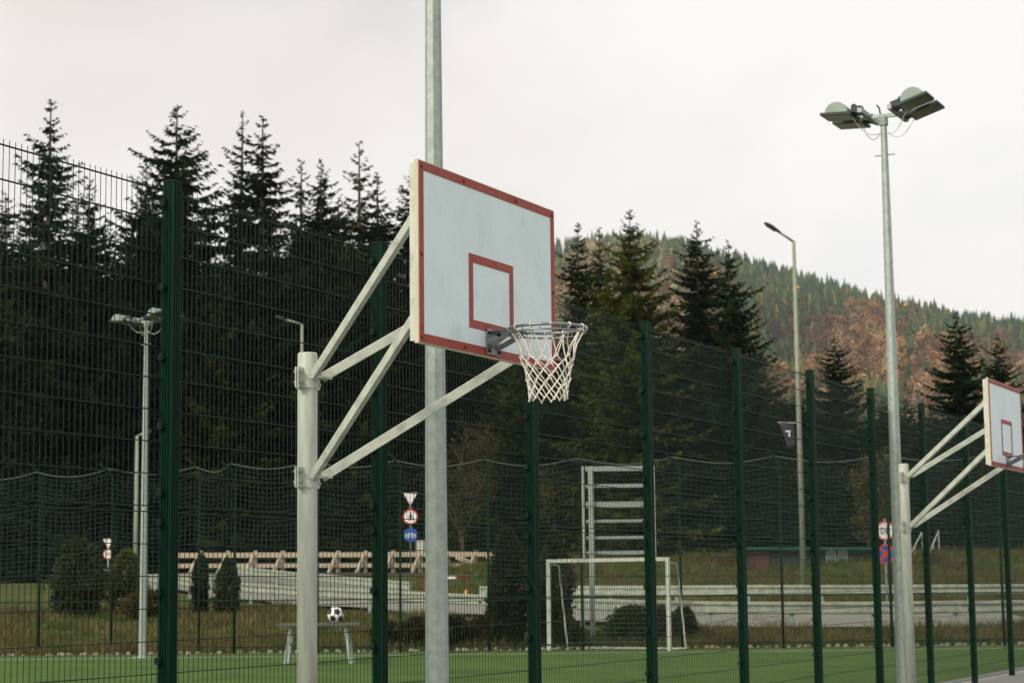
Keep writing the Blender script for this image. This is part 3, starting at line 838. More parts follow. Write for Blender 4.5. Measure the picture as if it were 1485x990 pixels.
# red tube barrier
d_ = 76; qa = at(616, 864, d_); qb = at(678, 866, d_); gz = g1(qa.x, d_)
rbar = thing('barrier', 'low red tube barrier with yellow feet on the road edge', 'barrier', (qa.x, d_, gz)); w = qb.x-qa.x; hb = at(646, 836, d_).z-gz
gz2 = g1(qb.x, d_)-gz
MB().tube([(0, 0, -.1), (0, 0, hb), (w, 0, hb), (w, 0, gz2-.1)], .045, 8).build('tube_frame', M['red_tube'], rbar)
for x, z in ((0, 0), (w, gz2)): MB().box((x-.06, -.10, z+.16), (.14, .12, .36)).build('foot', M['yellow'], rbar, bevel=.01)
# warning plate
MB().box((w*.46, -.06, hb-.02), (.9, .02, .12)).build('plate', M['sign_white'], rbar)

# ------------------------------------------------------------------ hut and stair rails on the right
d_ = 78
qa, qb = at(1084, 850, d_), at(1272, 852, d_); gz = min(g1(qa.x, d_), g1(qb.x, d_))-.1; W = qb.x-qa.x
hut = thing('hut', 'low dark hut with green roof edge beyond the far guard rail', 'hut', (qa.x, d_, gz)); HH = at(1180, 792, d_).z-gz
MB().box((W/2, 1.5, HH/2-.1), (W, 3.0, HH)).build('wall', M['hut_wall'], hut)
mb = MB(); mb.add([(-.25, -.35, HH-.10), (W+.25, -.35, HH-.16), (W+.25, 3.3, HH-.14), (-.25, 3.3, HH-.10), (-.25, -.35, HH+.0), (W+.25, -.35, HH-.06), (W+.25, 3.3, HH-.04), (-.25, 3.3, HH+.0)], [(3, 2, 1, 0), (4, 5, 6, 7), (0, 1, 5, 4), (1, 2, 6, 5), (2, 3, 7, 6), (3, 0, 4, 7)])
mb.build('roof', M['hut_green'], hut)
for px in (1205, 1222):
    q = at(px, 815, d_); f = MB().box((q.x-qa.x, -.02, q.z-gz), (.40, .06, 1.1)).build('window', M['galv'], hut); MB().box((q.x-qa.x, -.055, q.z-gz), (.32, .012, 1.0)).build('pane', M['glass'], f)
q = at(1101, 818, d_); MB().box((q.x-qa.x, -.02, q.z-gz-.1), (.8, .05, 1.3)).build('door', mat('door_red', (.09, .03, .025), .7), hut)
d_ = 76
for k, (a_, b_) in enumerate((((1316, 812), (1337, 771)), ((1345, 808), (1361, 769)))):
    A, B = at(*a_, d_), at(*b_, d_+5); gz = g1(A.x, d_)
    hr = thing('handrail', ('slanted pale handrail up the bank on the side nearer the hut', 'slanted pale handrail up the bank on the side away from the hut')[k], 'handrail', (A.x, d_, gz), group='handrails on the bank')
    o_ = Vector((A.x, d_, gz)); MB().tube([A-o_, B-o_], .03, 6).build('rail', M['galv_pale'], hr)
    for p in (A, B, (A+B)/2):
        gg = g1(p.x, p.y); MB().tube([Vector((p.x, p.y, gg-.1))-o_, p-o_], .025, 6).build('post', M['galv_pale'], hr)

# ------------------------------------------------------------------ vegetation
rng = np.random.default_rng(7)
def spruce_mesh(seed, H, Rr, n_lv, gap=0.0, dens_=1.0, base=.04, ex=.68):
    r = np.random.default_rng(seed); Q = []; C = []
    lv = np.linspace(base, .992, n_lv)
    for li, h in enumerate(lv):
        top = 1-h
        nb = int(r.integers(5, 8)) if top > .12 else (4 if top > .03 else 3)
        if gap and r.random() < gap: nb = max(2, nb-3)
        env = Rr*(top**ex)*min(1, .35+top/.10)*(.72+.28*min(1, h/.12)) + .05
        env *= r.uniform(.80, 1.18)
        az0 = r.uniform(0, 6.28)
        for b in range(nb):
            L = env*r.uniform(.60, 1.12)
            if r.random() < .10: L *= 1.25
            az = az0+2*math.pi*b/nb+r.uniform(-.4, .4)
            ang = .75*(h-.55)+r.uniform(-.15, .15)+(.35 if top < .06 else 0)
            z0 = h*H+r.uniform(-.4, .4)*H/n_lv
            ns = max(4, int(L/.135*dens_)+3)
            s = (np.arange(ns)+r.uniform(.1, .9, ns))/ns
            rad_ = L*s
            zz = z0 + rad_*math.tan(ang) - .30*L*s*(1-s) + .14*L*s**3
            axd = np.array([math.cos(az), math.sin(az), 0]); sd_ = np.array([-math.sin(az), math.cos(az), 0])
            tone = r.uniform(.45, 1.7)
            P = axd[None]*rad_[:, None]; P[:, 2] += zz
            for side in (-1, 1, 0):
                l = np.clip((.10+.30*L**.8*(1-.75*s))*r.uniform(.6, 1.35, ns), .10, .85)
                if side == 0:
                    dv = axd[None]*r.uniform(.25, .9, (ns, 1)) + np.array([0, 0, -1])[None]*r.uniform(.3, 1.0, (ns, 1)) + sd_[None]*r.uniform(-.4, .4, (ns, 1)); l = l*.9
                else:
                    dv = sd_[None]*side*r.uniform(.5, 1.0, (ns, 1)) + axd[None]*r.uniform(.35, 1.0, (ns, 1)) + np.array([0, 0, 1])[None]*r.uniform(-.65, .12, (ns, 1))
                dv /= np.linalg.norm(dv, axis=1)[:, None]
                wv = np.cross(dv, r.normal(size=(ns, 3))); wv /= np.linalg.norm(wv, axis=1)[:, None]
                wd_ = (np.clip(l*.19, .035, .11)*r.uniform(.8, 1.25, ns))[:, None]
                a = P; m_ = P+dv*(l*.42)[:, None]; e = P+dv*l[:, None]; e[:, 2] -= .07*l
                Q.append(np.stack([a, m_+wv*wd_, e, m_-wv*wd_], 1))
                t = tone*r.uniform(.65, 1.35, ns)
                C.append(np.repeat(np.stack([.0070*t*r.uniform(.7, 1.6, ns), .0185*t, .0060*t], 1)[:, None], 4, 1))
    Q = np.concatenate(Q); C = np.concatenate(C)
    return np_mesh('spruce_crown', Q.reshape(-1, 3), np.arange(len(Q)*4).reshape(-1, 4), C.reshape(-1, 3))
def trunk_mesh(H, r0, seed):
    mb = MB(); rn = random.Random(seed); mb.tube([(0, 0, -.6), (rn.uniform(-.05, .05), 0, H*.3), (rn.uniform(-.08, .08), .05, H*.65), (0, 0, H)], [r0*1.2, r0*.85, r0*.45, .02], 8)
    me = bpy.data.meshes.new('trunk'); me.from_pydata(mb.v, [], mb.f); me.update(); me.materials.append(M['bark']); return me
VAR = []
for k, (H, Rr, nl, gap, de) in enumerate([(24, 4.9, 54, .05, 1.0), (24, 4.0, 46, .25, .9), (24, 5.4, 54, .08, 1.0), (24, 3.6, 50, .1, 1.0), (24, 6.2, 50, .15, 1.0), (24, 7.0, 58, 0, 1.0)]):
    cm = spruce_mesh(100+k, H, Rr, nl, gap, dens_=de); VAR.append((cm, trunk_mesh(H, .30, k), H))
VAR_SUNLIT = []
for cm, tm, H in VAR:
    c2 = cm.copy(); c2.materials.append(M['olive']); cm.materials.append(M['spruce']); VAR_SUNLIT.append((c2, tm, H))
rt_ = random.Random(11)
def spruce(px, py, d, var, label, group=None, wide=1.0, olive=False):
    t = at(px, py, d); gz = g1(t.x, d); H = t.z-gz+.3
    cm, tm, H0 = (VAR_SUNLIT if olive else VAR)[var]; s = H/H0
    root = thing('spruce_tree', label, 'tree', (t.x, d, gz-.1), rt_.uniform(0, 6.28), group); 
    o = bpy.data.objects.new('crown', cm); COL.objects.link(o); o.parent = root
    o2 = bpy.data.objects.new('trunk', tm); COL.objects.link(o2); o2.parent = root
    for q in (o, o2): q.scale = (s*wide*1.27, s*wide*1.27, s)
    return root
FR = [
 (74, 150, 94, 3, 'slender lacy spruce at the far end of the left tree row', 1.0, False),
 (130, 268, 92, 2, 'short broad spruce between the lacy spruce and the tallest one', .95, False),
 (257, 157, 98, 4, 'tallest ragged spruce directly behind the nearest green fence post', .95, False),
 (213, 236, 104, 2, 'shoulder high spruce tucked against the tallest ragged spruce', .8, False),
 (352, 170, 100, 1, 'gappy spruce with bare trunk showing, left one of a close pair', .9, False),
 (381, 174, 96, 3, 'full spruce standing close to the gappy spruce with bare trunk', 1.15, False),
 (437, 238, 102, 1, 'spruce above the cut hoop pole with sparse top', 1.0, False),
 (466, 237, 97, 0, 'dense pointed spruce above the slim street lamp', .9, False),
 (521, 212, 104, 1, 'thin pale topped spruce rising before the upper hoop arm', .95, True),
 (547, 257, 97, 3, 'small pointed spruce next to the thin pale topped one', 1.1, False),
 (597, 248, 100, 0, 'spruce half hidden by the edge of the nearer backboard', .9, False),
 (838, 329, 96, 3, 'narrow spruce just beyond the right edge of the nearer backboard', 1.0, False),
 (869, 336, 99, 3, 'slightly lower narrow spruce crowding the one by the backboard', 1.0, True),
 (913, 309, 90, 4, 'broad olive spruce with wide branches before the pale hillside', .85, True),
 (1010, 326, 92, 0, 'dark tall spruce before the middle of the autumn hill', 1.0, False),
 (1056, 356, 90, 2, 'dark spruce leaning into the tall one before the autumn hill', .85, False),
 (1210, 495, 84, 4, 'short dark spruce right of the banner lamp', 1.0, False),
 (1386, 458, 86, 4, 'dark spruce above the arms of the farther hoop', .95, False),
 (1447, 492, 90, 2, 'dark spruce behind the farther backboard', 1.0, False),
]
for px, py, d, var, lab, wd_, ol in FR: spruce(px, py, d, var, lab, None, wd_, ol)
r_ = random.Random(5)
GL = ('dark spruce packed behind the tall ragged spruces left of the nearer hoop', 'dark spruces packed behind the left row')
GL2 = ('dark spruce packed behind the olive spruces before the pale hillside', 'dark spruces packed before the pale hillside')
GL3 = ('low wide dark spruce in the thicket behind the hut and farther hoop', 'dark spruces in the thicket by the hut')
for px in range(-120, 640, 34):
    spruce(px+r_.uniform(-10, 10), r_.uniform(285, 400), r_.uniform(104, 124), r_.choice([0, 2, 4, 5]), *GL, wide=r_.uniform(.95, 1.25), olive=r_.random() < .25)
for px in range(620, 1090, 34):
    spruce(px+r_.uniform(-8, 8), r_.uniform(430, 500), r_.uniform(100, 118), r_.choice([0, 2, 4, 5]), *GL2, wide=r_.uniform(1.1, 1.4), olive=r_.random() < .3)
for px in range(1090, 1600, 38):
    spruce(px+r_.uniform(-8, 8), r_.uniform(565, 625), r_.uniform(92, 112), r_.choice([2, 4, 5]), *GL3, wide=r_.uniform(1.3, 1.7), olive=r_.random() < .2)
GM1 = ('low drooping spruce at the forest foot behind the wooden railing', 'low spruces behind the wooden railing')
GM2 = ('low drooping spruce at the forest foot behind the small goal and open frame', 'low spruces behind the goal')
GM3 = ('low drooping spruce at the forest foot behind the hut', 'low spruces behind the hut')
for px, py, ol in [(60, 560, 0), (120, 520, 0), (185, 540, 0), (245, 470, 0), (320, 400, 1), (395, 560, 0), (470, 600, 0), (525, 560, 1), (600, 590, 0), (745, 545, 1), (800, 560, 0), (860, 520, 1), (930, 560, 0), (1000, 540, 0), (1075, 600, 0), (1130, 640, 0), (1190, 620, 0), (1255, 640, 0), (1330, 640, 0), (1400, 650, 0), (1470, 640, 0)]:
    spruce(px, py, (95.5 if ol else 108-r_.uniform(0, 4)) if px < 780 else 97-r_.uniform(0, 4), r_.choice([2, 4, 5]), *(GM1 if px < 780 else GM2 if px < 1060 else GM3), wide=1.15 if ol else 1.55, olive=bool(ol))

# leafy shrubs
def leaf_mesh(name, n, shape, size, cols, seed, stem=None):
    r = np.random.default_rng(seed)
    P = []
    while len(P) < n:
        u = r.uniform(-1, 1, 3); 
        k = shape(u)
        if k: P.append(u)
    P = np.array(P)
    return P, r
def shrub(name, label, px, base_py, d, w, h, cols, seed, n=2600, size=.05, conic=False, group=None, cat='shrub'):
    q = at(px, base_py, d); gz = g1(q.x, d)
    root = thing(name, label, cat, (q.x, d, gz), seed*.7, group)
    r = np.random.default_rng(seed); n = int(n*2.2); size *= 1.25
    t = r.uniform(0, 1, n); az = r.uniform(0, 2*math.pi, n)
    if conic: env = w/2*np.sin(np.pi*np.clip(t*.86+.14, 0, 1))**.55
    else: env = w/2*np.sqrt(np.clip(1-(2*t*.93-.9)**2, .02, 1))
    lump = 1+.26*np.sin(3*az+seed+4*t)+.20*np.sin(5*az-11*t+seed)+.14*np.sin(11*az+17*t)
    lump = lump*np.where(r.random(n) < .10, r.uniform(1.05, 1.45, n), 1)
    rad_ = env*lump*r.uniform(.25, 1, n)**.45
    P = np.stack([rad_*np.cos(az), rad_*np.sin(az), t*h+r.normal(0, .03*h, n)+.02], 1); P[:, 2] = np.maximum(P[:, 2], .02)
    outd = np.stack([np.cos(az), np.sin(az), r.uniform(.1, 1.0, n)], 1)+r.normal(0, .5, (n, 3)); outd /= np.linalg.norm(outd, axis=1)[:, None]
    wv = np.cross(outd, r.normal(size=(n, 3))); wv /= np.linalg.norm(wv, axis=1)[:, None]
    l = size*r.uniform(.7, 1.6, n)[:, None]
    Q = np.stack([P, P+outd*l*.5+wv*l*.35, P+outd*l, P+outd*l*.5-wv*l*.35], 1)
    c = np.array(cols)[r.integers(0, len(cols), n)]*r.uniform(.7, 1.3, n)[:, None]
    me = np_mesh('foliage', Q.reshape(-1, 3), np.arange(n*4).reshape(-1, 4), np.repeat(c[:, None], 4, 1).reshape(-1, 3))
    link('foliage', me, M['leaf'], root)
    mb = MB(); rn = random.Random(seed)
    for k in range(5):
        a = rn.uniform(0, 6.28); e = w*.3
        mb.tube([(0, 0, -.1), (e*.3*math.cos(a), e*.3*math.sin(a), h*.3), (e*math.cos(a), e*math.sin(a), h*.7)], [.03, .02, .008], 5)
    mb.build('stems', M['bark'], root)
    return root
GRN = [(.020, .032, .012), (.030, .045, .015), (.045, .058, .020)]
BRN = [(.06, .035, .022), (.045, .030, .018), (.08, .05, .025)]
OLV = [(.09, .085, .02), (.06, .068, .018), (.12, .10, .03)]
shrub('columnar_shrub', 'tall dark columnar evergreen left of the small goal', 737, 930, 48.4, .78, 2.75, GRN+BRN[:1], 1, 5200, .075, True)
shrub('columnar_shrub', 'brown green columnar shrub just behind the left goal post', 806, 930, 48.8, .72, 2.7, BRN+GRN, 2, 4200, .07, True)
shrub('columnar_shrub', 'dark columnar shrub beyond the verge right of the nearest fence post', 330, 880, 61, .62, 1.7, GRN+OLV[:1], 3, 2600, .06, True)
shrub('columnar_shrub', 'thin dark columnar shrub nearer the nearest fence post on the verge', 291, 880, 62, .36, 1.75, GRN+BRN[:1], 4, 1700, .075, True)
shrub('round_bush', 'round dark bush right of the thick floodlight mast', 655, 925, 48.8, .95, .72, GRN+BRN, 5, 2400, .06, group='round bushes on the verge')
shrub('round_bush', 'round dark bush left of the thick floodlight mast', 608, 925, 48.8, .85, .70, GRN+BRN, 6, 2400, .06)
shrub('round_bush', 'round brownish bush against the tall columnar evergreen', 703, 926, 48.6, .85, .68, BRN+GRN, 7, 2200, .06)
shrub('round_bush', 'round green bush inside the frame of the small goal', 917, 928, 49, 1.0, .82, GRN, 8, 2600, .06)
shrub('round_bush', 'reddish brown bush just left of the right goal post', 956, 928, 49, .62, .80, BRN, 9, 2000, .06)
shrub('round_bush', 'small dark bush outside the right goal post', 993, 928, 49, .45, .75, GRN, 10, 1500, .06)
shrub('round_bush', 'low dark bush beside the left goal post behind the net post', 822, 930, 48.3, .5, .7, GRN, 12, 1500, .06)
shrub('roadside_bush', 'dark brown bush at the left end of the pitch fence', 112, 905, 62, 1.3, 2.3, GRN+BRN[:1], 13, 4200, .10, True)
shrub('roadside_bush', 'yellow green bush by the small sign post on the left', 182, 870, 64, 1.0, 1.9, OLV, 14, 3400, .07, True)
shrub('roadside_bush', 'low olive bush on the left verge under the sign post', 215, 890, 60, 1.3, .8, OLV+BRN, 15, 2400, .07)
shrub('round_bush', 'low dark bush near the dark topped table', 562, 928, 49, .6, .6, GRN+BRN, 16, 1500, .06)

# bare autumn tree behind the mast
def bare_tree(label, px, base_py, top_py, d, spread, seed, leafcol):
    q = at(px, base_py, d); t = at(px, top_py, d); gz = g1(q.x, d); H = t.z-gz
    root = thing('autumn_tree', label, 'tree', (q.x, d, gz)); rn = random.Random(seed); mb = MB(); tips = []
    def grow(p, dv, L, r0, lv):
        pts = [p]; q_ = p.copy(); dd_ = dv.copy()
        for k in range(4):
            dd_ = (dd_+Vector((rn.gauss(0, .12), rn.gauss(0, .12), .10))).normalized(); q_ = q_+dd_*L/4; pts.append(q_.copy())
        mb.tube(pts, [r0*(1-.16*k) for k in range(5)], 5 if lv < 2 else 3, caps=False)
        if lv >= 3: tips.extend(pts[1:]); return
        for k in range(5 if lv else 9):
            i = rn.choice([1, 2, 3, 4]); a = rn.uniform(0, 6.28)
            nd = (dd_*.9+Vector((math.cos(a), math.sin(a), rn.uniform(.0, .5)))*rn.uniform(.4, .8)).normalized()
            grow(pts[i], nd, L*rn.uniform(.42, .62), r0*.5, lv+1)
    grow(Vector((0, 0, -.2)), Vector((0, 0, 1)), H*.52, H*.012, 0)
    mx_ = max(p.z for p in tips); k = H/mx_; rmax = max(math.hypot(p.x, p.y) for p in tips); kx = spread/rmax
    mb.v = [(a*kx, b*kx, c*k) for a, b, c in mb.v]
    mb.build('branches', M['twig'], root)
    r = np.random.default_rng(seed); T = np.array([(p.x*kx, p.y*kx, p.z*k) for p in tips]); T = np.repeat(T, 7, 0); n = len(T); T += r.normal(0, .22, T.shape)
    dv = r.normal(size=(n, 3)); dv /= np.linalg.norm(dv, axis=1)[:, None]; wv = np.cross(dv, r.normal(size=(n, 3))); wv /= np.linalg.norm(wv, axis=1)[:, None]
    l = r.uniform(.07, .15, n)[:, None]
    Q = np.stack([T, T+dv*l*.5+wv*l*.35, T+dv*l, T+dv*l*.5-wv*l*.35], 1); c = np.array(leafcol)[r.integers(0, len(leafcol), n)]*r.uniform(.7, 1.3, n)[:, None]
    link('leaves', np_mesh('leaves', Q.reshape(-1, 3), np.arange(n*4).reshape(-1, 4), np.repeat(c[:, None], 4, 1).reshape(-1, 3)), M['leaf'], root)
AUT = [(.10, .078, .026), (.075, .062, .022), (.14, .10, .034), (.06, .06, .018)]
bare_tree('thinly leaved olive brown autumn tree right of the thick mast', 668, 840, 608, 90, 2.9, 21, AUT)
bare_tree('smaller thinly leaved autumn tree behind the left goal post', 775, 840, 655, 92, 1.5, 22, AUT)
bare_tree('thinly leaved brown tree between the banner lamp and the farther mast', 1255, 850, 655, 82, 1.4, 23, AUT)

# dry grass on the verge, as blades
def grass(name, label, regions, n, seed, cols, hmin, hmax, below_road=True):
    """blades gathered in tufts; patches of different colour"""
    r = np.random.default_rng(seed); X = []; Y = []
    for (x0, x1, y0, y1, k) in regions:
        m_ = int(n*k/14); cx = r.uniform(x0, x1, m_); cy = r.uniform(y0, y1, m_)
        X.append((cx[:, None]+r.normal(0, .11, (m_, 14))).ravel()); Y.append((cy[:, None]+r.normal(0, .11, (m_, 14))).ravel())
    X = np.concatenate(X); Y = np.concatenate(Y)
    nr = np.array(near); rx = np.interp(X, nr[:, 0], nr[:, 1]); keep = (Y < rx-.1) if below_road else (Y > rx+10.2); X, Y = X[keep], Y[keep]; n = len(X)
    pn = np.sin(X*.9+seed)+np.sin(X*.37-Y*.8)+np.sin(X*2.1+Y*1.3+seed)+r.normal(0, .7, n)
    ci = np.clip(((pn+3)/6*len(cols)).astype(int), 0, len(cols)-1)
    Z = gh(X, Y); a = r.uniform(0, 6.28, n); hh = r.uniform(hmin, hmax, n)*(1+.25*np.clip(pn, -2, 2)); w = r.uniform(.008, .022, n)
    B = np.stack([X, Y, Z-.02], 1); sv = np.stack([np.cos(a)*w, np.sin(a)*w, 0*w], 1); ln = np.stack([r.normal(0, .45, n)*hh, r.normal(0, .45, n)*hh, hh], 1)
    V = np.stack([B-sv, B+sv, B+ln], 1); c = np.array(cols)[ci]*r.uniform(.6, 1.4, n)[:, None]
    o = link(name, np_mesh(name, V.reshape(-1, 3), np.arange(n*3).reshape(-1, 3), np.repeat(c[:, None], 3, 1).reshape(-1, 3)), M['grassblade'])
    tag(o, label, 'grass', kind='stuff')
grass('dry_grass', 'dry tan and olive grass on the verge below the road', [(-20, 16, 47.5, 51.5, .5), (-26, -1, 51, 66, .5)], 110000, 3, [(.045, .075, .018), (.065, .09, .024), (.10, .105, .032), (.165, .135, .055), (.10, .085, .035)], .08, .30)
grass('bank_grass', 'rough green and brown grass on the bank beyond the road', [(-4, 28, 63, 86, 1.0)], 110000, 6, [(.055, .095, .018), (.075, .11, .022), (.11, .125, .03), (.15, .12, .045), (.10, .07, .035)], .12, .42, False)
# pale stones along the edge of the turf
r = random.Random(9); mb = MB()
x = -18.0
while x < 17:
    s = r.uniform(.03, .075); y = 47.40+r.uniform(-.16, .16); n = 7
    pr = [(s*.75, -.02), (s, s*.3), (s*.7, s*.8), (s*.2, s*1.0)]
    mb.lathe(pr, n, (x, y, 0)); x += r.uniform(.05, .30)
st = mb.build('edging_stones', M['timber'] if False else mat('stone', (.30, .27, .21), .9, col2=(.20, .18, .14), scale=4)); tag(st, 'row of small pale stones edging the turf', 'stones', kind='stuff')

# ------------------------------------------------------------------ autumn hill
ridge = [(-400, 700), (0, 640), (300, 560), (500, 480), (650, 410), (760, 376), (830, 362), (900, 352), (970, 356), (1030, 372), (1100, 392), (1200, 421), (1300, 448), (1430, 473), (1600, 500), (1900, 560)]
rp = np.array(ridge, float)
Z0, Z1 = 650.0, 1950.0
def hill_h(PX, Zd):
    py = np.interp(PX, rp[:, 0], rp[:, 1]); hy = 849.6-.011*(PX-742)
    Hr = (hy-py)/F*Z1
    s = (Zd-Z0)/(Z1-Z0); s_ = np.clip(s, 0, 1)
    prof = s_**.92
    over = np.clip((Zd-Z1)/700, 0, 1); prof = prof*(1-.6*over*over)
    bumpy = 9*np.sin(PX*.021+Zd*.004)+6*np.sin(PX*.047-Zd*.009)+4*np.sin(PX*.09+Zd*.013)
    return Hr*prof + bumpy*np.clip(s_*4, 0, 1)*np.clip((1-s_)*3, .0, 1) - 3*(s < 0)
PXg = np.linspace(-600, 2100, 160); Zg = np.r_[np.linspace(Z0-40, Z1, 60), np.linspace(Z1+40, Z1+700, 10)]
A, B = np.meshgrid(PXg, Zg); HZ = hill_h(A, B); HX = (A-742.5)/F*B
ids = np.arange(A.size).reshape(A.shape); qd = np.stack([ids[:-1, :-1], ids[:-1, 1:], ids[1:, 1:], ids[1:, :-1]], -1).reshape(-1, 4)
hl = link('hill', np_mesh('hill', np.stack([HX, B, HZ], -1).reshape(-1, 3), qd), mat('hill_soil', (.10, .085, .045), .95, col2=(.14, .13, .06), scale=.02), smooth=True)
tag(hl, 'long wooded hill in autumn colours behind the spruces', 'hill', kind='structure')
# forest on it
def clump(seed, n=90):
    """crown of leaf masses: small tilted faces over an uneven dome"""
    q = np.random.default_rng(seed); V = []
    for k in range(n):
        z = q.uniform(-.45, 1.0); a = q.uniform(0, 6.28); c = math.sqrt(max(0, 1-z*z))
        d_ = np.array([c*math.cos(a), c*math.sin(a), z]); p = d_*q.uniform(.84, 1.0)
        nn = d_+q.normal(0, .30, 3); nn /= np.linalg.norm(nn)
        t = np.cross(nn, q.normal(size=3)); t /= np.linalg.norm(t); w = np.cross(nn, t)
        e = q.uniform(.12, .21)
        V += [p+t*e, p+w*e*.8, p-t*e, p-w*e*.8]
    return np.array(V)
CL = [clump(50+k) for k in range(12)]
IF = np.arange(len(CL[0])).reshape(-1, 4)
# conifer: three jagged skirts
CV = []; CF = []
for k, (z0_, z1_, rr_) in enumerate([(.08, .55, 1.0), (.32, .78, .72), (.58, 1.0, .45)]):
    b0 = len(CV)
    for j in range(8): CV.append([rr_*(1 if j % 2 else .72)*math.cos(j*math.pi/4+k), rr_*(1 if j % 2 else .72)*math.sin(j*math.pi/4+k), z0_+(.0 if j % 2 else .05)])
    CV.append([0, 0, z1_])
    CF += [[b0+j, b0+(j+1) % 8, b0+8] for j in range(8)]
CV = np.array(CV); CF = np.array(CF)
r = np.random.default_rng(31)
def vnoise(a, b, seed):
    return np.sin(a*.013+seed)+np.sin(b*.006+2*seed)+np.sin(a*.031-b*.004+3*seed)+np.sin(a*.017+b*.011+seed*5)
NT = 13500
PX = r.uniform(560, 1800, NT); u = r.uniform(0, 1, NT); Zd = np.sqrt(Z0**2*1.1+u*((Z1+25)**2-Z0**2*1.1))
s = (Zd-Z0)/(Z1-Z0)
pc = .25+.17*vnoise(PX, Zd, 1.3)+.62*np.clip((s-.90)/.08, 0, 1)+.34*np.clip((s-.25)/.3, 0, 1)*np.exp(-((PX-1150)/120)**2)+.45*np.clip((s-.66)/.16, 0, 1)*np.clip((PX-1030)/80, 0, 1)  # mid-hill conifers thickened to darken it like a cloud shadow
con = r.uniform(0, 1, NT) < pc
HXt = (PX-742.5)/F*Zd; HZt = hill_h(PX, Zd)
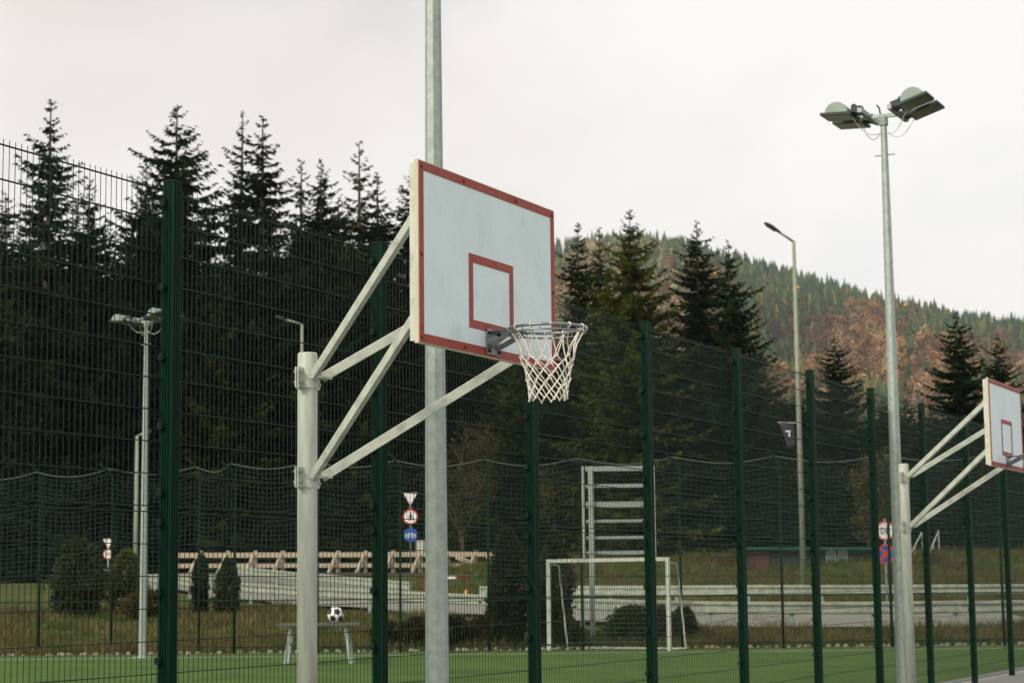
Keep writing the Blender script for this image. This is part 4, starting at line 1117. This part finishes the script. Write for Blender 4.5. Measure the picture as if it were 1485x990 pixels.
def forest(name, sel, V0, F0, kind, label):
    n = sel.sum(); x, z, h = HXt[sel], Zd[sel], HZt[sel]
    if kind == 'con': sz = r.uniform(8, 21, n); wd_ = sz*r.uniform(.16, .25, n)
    else: sz = r.uniform(7, 15, n); wd_ = sz*r.uniform(.30, .46, n)
    V = np.array(CL)[r.integers(0, 12, n)] if kind == 'dec' else np.repeat(V0[None], n, 0); k = V.shape[1]
    a = r.uniform(0, 6.28, n); c_, s_ = np.cos(a)[:, None], np.sin(a)[:, None]
    if kind == 'con': V = V*(1+r.uniform(-.14, .14, (n, k, 1)))
    X = (V[:, :, 0]*c_-V[:, :, 1]*s_)*wd_[:, None]+x[:, None]; Y = (V[:, :, 0]*s_+V[:, :, 1]*c_)*wd_[:, None]+z[:, None]
    if kind == 'dec': ZZ = h[:, None]+sz[:, None]*(.52+.48*V[:, :, 2])
    else: ZZ = h[:, None]+sz[:, None]*V[:, :, 2]
    pal = vnoise(PX[sel], Zd[sel], 4.1)
    if kind == 'con':
        base = np.array([.040, .072, .036])[None]*r.uniform(.7, 1.4, n)[:, None]
        lit = np.clip(1-np.abs(PX[sel]-880)/160, 0, 1)[:, None]; base = base*(1-.0*lit)
        y = r.uniform(0, 1, n) < .16; base[y] = np.array([.13, .13, .035])*r.uniform(.7, 1.3, y.sum())[:, None]
    else:
        C4 = np.array([[.20, .105, .050], [.26, .15, .075], [.15, .075, .040], [.30, .20, .10], [.17, .13, .06], [.12, .085, .055]])
        base = C4[r.integers(0, 6, n)]*r.uniform(.65, 1.25, n)[:, None]*(1+.10*pal)[:, None]
        gold = np.clip((PX[sel]-1150)/200, 0, 1)*np.clip(1.1-s[sel]*1.3, 0, 1) > r.uniform(0, 1.0, n)      # golden beeches low on the right
        base[gold] = np.array([[.44, .27, .13], [.36, .20, .09], [.27, .16, .09], [.43, .31, .18], [.20, .13, .075]])[r.integers(0, 5, gold.sum())]*r.uniform(.7, 1.2, gold.sum())[:, None]
        cloud_shade = np.exp(-((PX[sel]-1130)/110)**2)*np.clip((s[sel]-.2)/.3, 0, 1) > r.uniform(.2, 1.0, n)     # cloud shadow over the middle, put into the crown colour
        base[cloud_shade] = np.array([.085, .06, .042])*r.uniform(.75, 1.25, cloud_shade.sum())[:, None]
        larch = np.clip(1-np.abs(PX[sel]-900)/130, 0, 1) > r.uniform(0, 1.3, n)      # yellowing stand on the left shoulder
        base[larch] = np.array([.34, .28, .15])*r.uniform(.75, 1.25, larch.sum())[:, None]
    colr = np.repeat(base[:, None], k, 1)
    colr = colr*(np.repeat(r.uniform(.92, 1.08, (n, k//4, 1)), 4, 1) if kind == 'dec' else r.uniform(.85, 1.15, (n, k, 1)))
    Fx = (F0[None]+(np.arange(n)*k)[:, None, None]).reshape(-1, F0.shape[1])
    o = link(name, np_mesh(name, np.stack([X, Y, ZZ], -1).reshape(-1, 3), Fx, colr.reshape(-1, 3)), M['hillleaf'])
    tag(o, label, 'forest', kind='stuff')
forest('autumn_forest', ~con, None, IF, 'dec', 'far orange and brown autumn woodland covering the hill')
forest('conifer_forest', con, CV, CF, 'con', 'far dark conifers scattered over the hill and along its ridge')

# overhead cable with marker balls across the valley
cd = 420
pts = [at(780, 342, cd), at(1038, 396, cd), at(1157, 417, cd), at(1313, 442, cd), at(1520, 470, cd)]
P = dens([tuple(p) for p in pts], 24)
cb = thing('overhead_cable', 'thin overhead cable carrying orange marker balls before the hill', 'cable', tuple(P[0])); o0 = Vector(P[0])
MB().tube([Vector(p)-o0 for p in P], .02, 5).build('cable', M['dark_metal'], cb)
for px, py in ((1038, 396), (1157, 417), (1313, 442)):
    q = at(px, py, cd)-o0
    MB().lathe([(.02, -.40), (.24, -.34), (.38, -.16), (.40, 0), (.38, .16), (.24, .34), (.02, .40)], 14, q).build('marker_ball', M['orange'], cb, smooth=True)

# ------------------------------------------------------------------ air
HAZE = True
if HAZE:
    hm = bpy.data.materials.new('haze_air'); hm.use_nodes = True; nt = hm.node_tree; nt.nodes.clear()
    o_ = nt.nodes.new('ShaderNodeOutputMaterial'); pv = nt.nodes.new('ShaderNodeVolumePrincipled')
    pv.inputs['Color'].default_value = (.86, .92, .94, 1); pv.inputs['Density'].default_value = .00008; pv.inputs['Anisotropy'].default_value = .2
    nt.links.new(pv.outputs[0], o_.inputs['Volume'])
    hz = MB().box((0, 1420, 260), (6000, 3040, 522)).build('haze', hm)
    tag(hz, 'thin pale autumn haze filling the air of the valley', 'haze', kind='stuff')
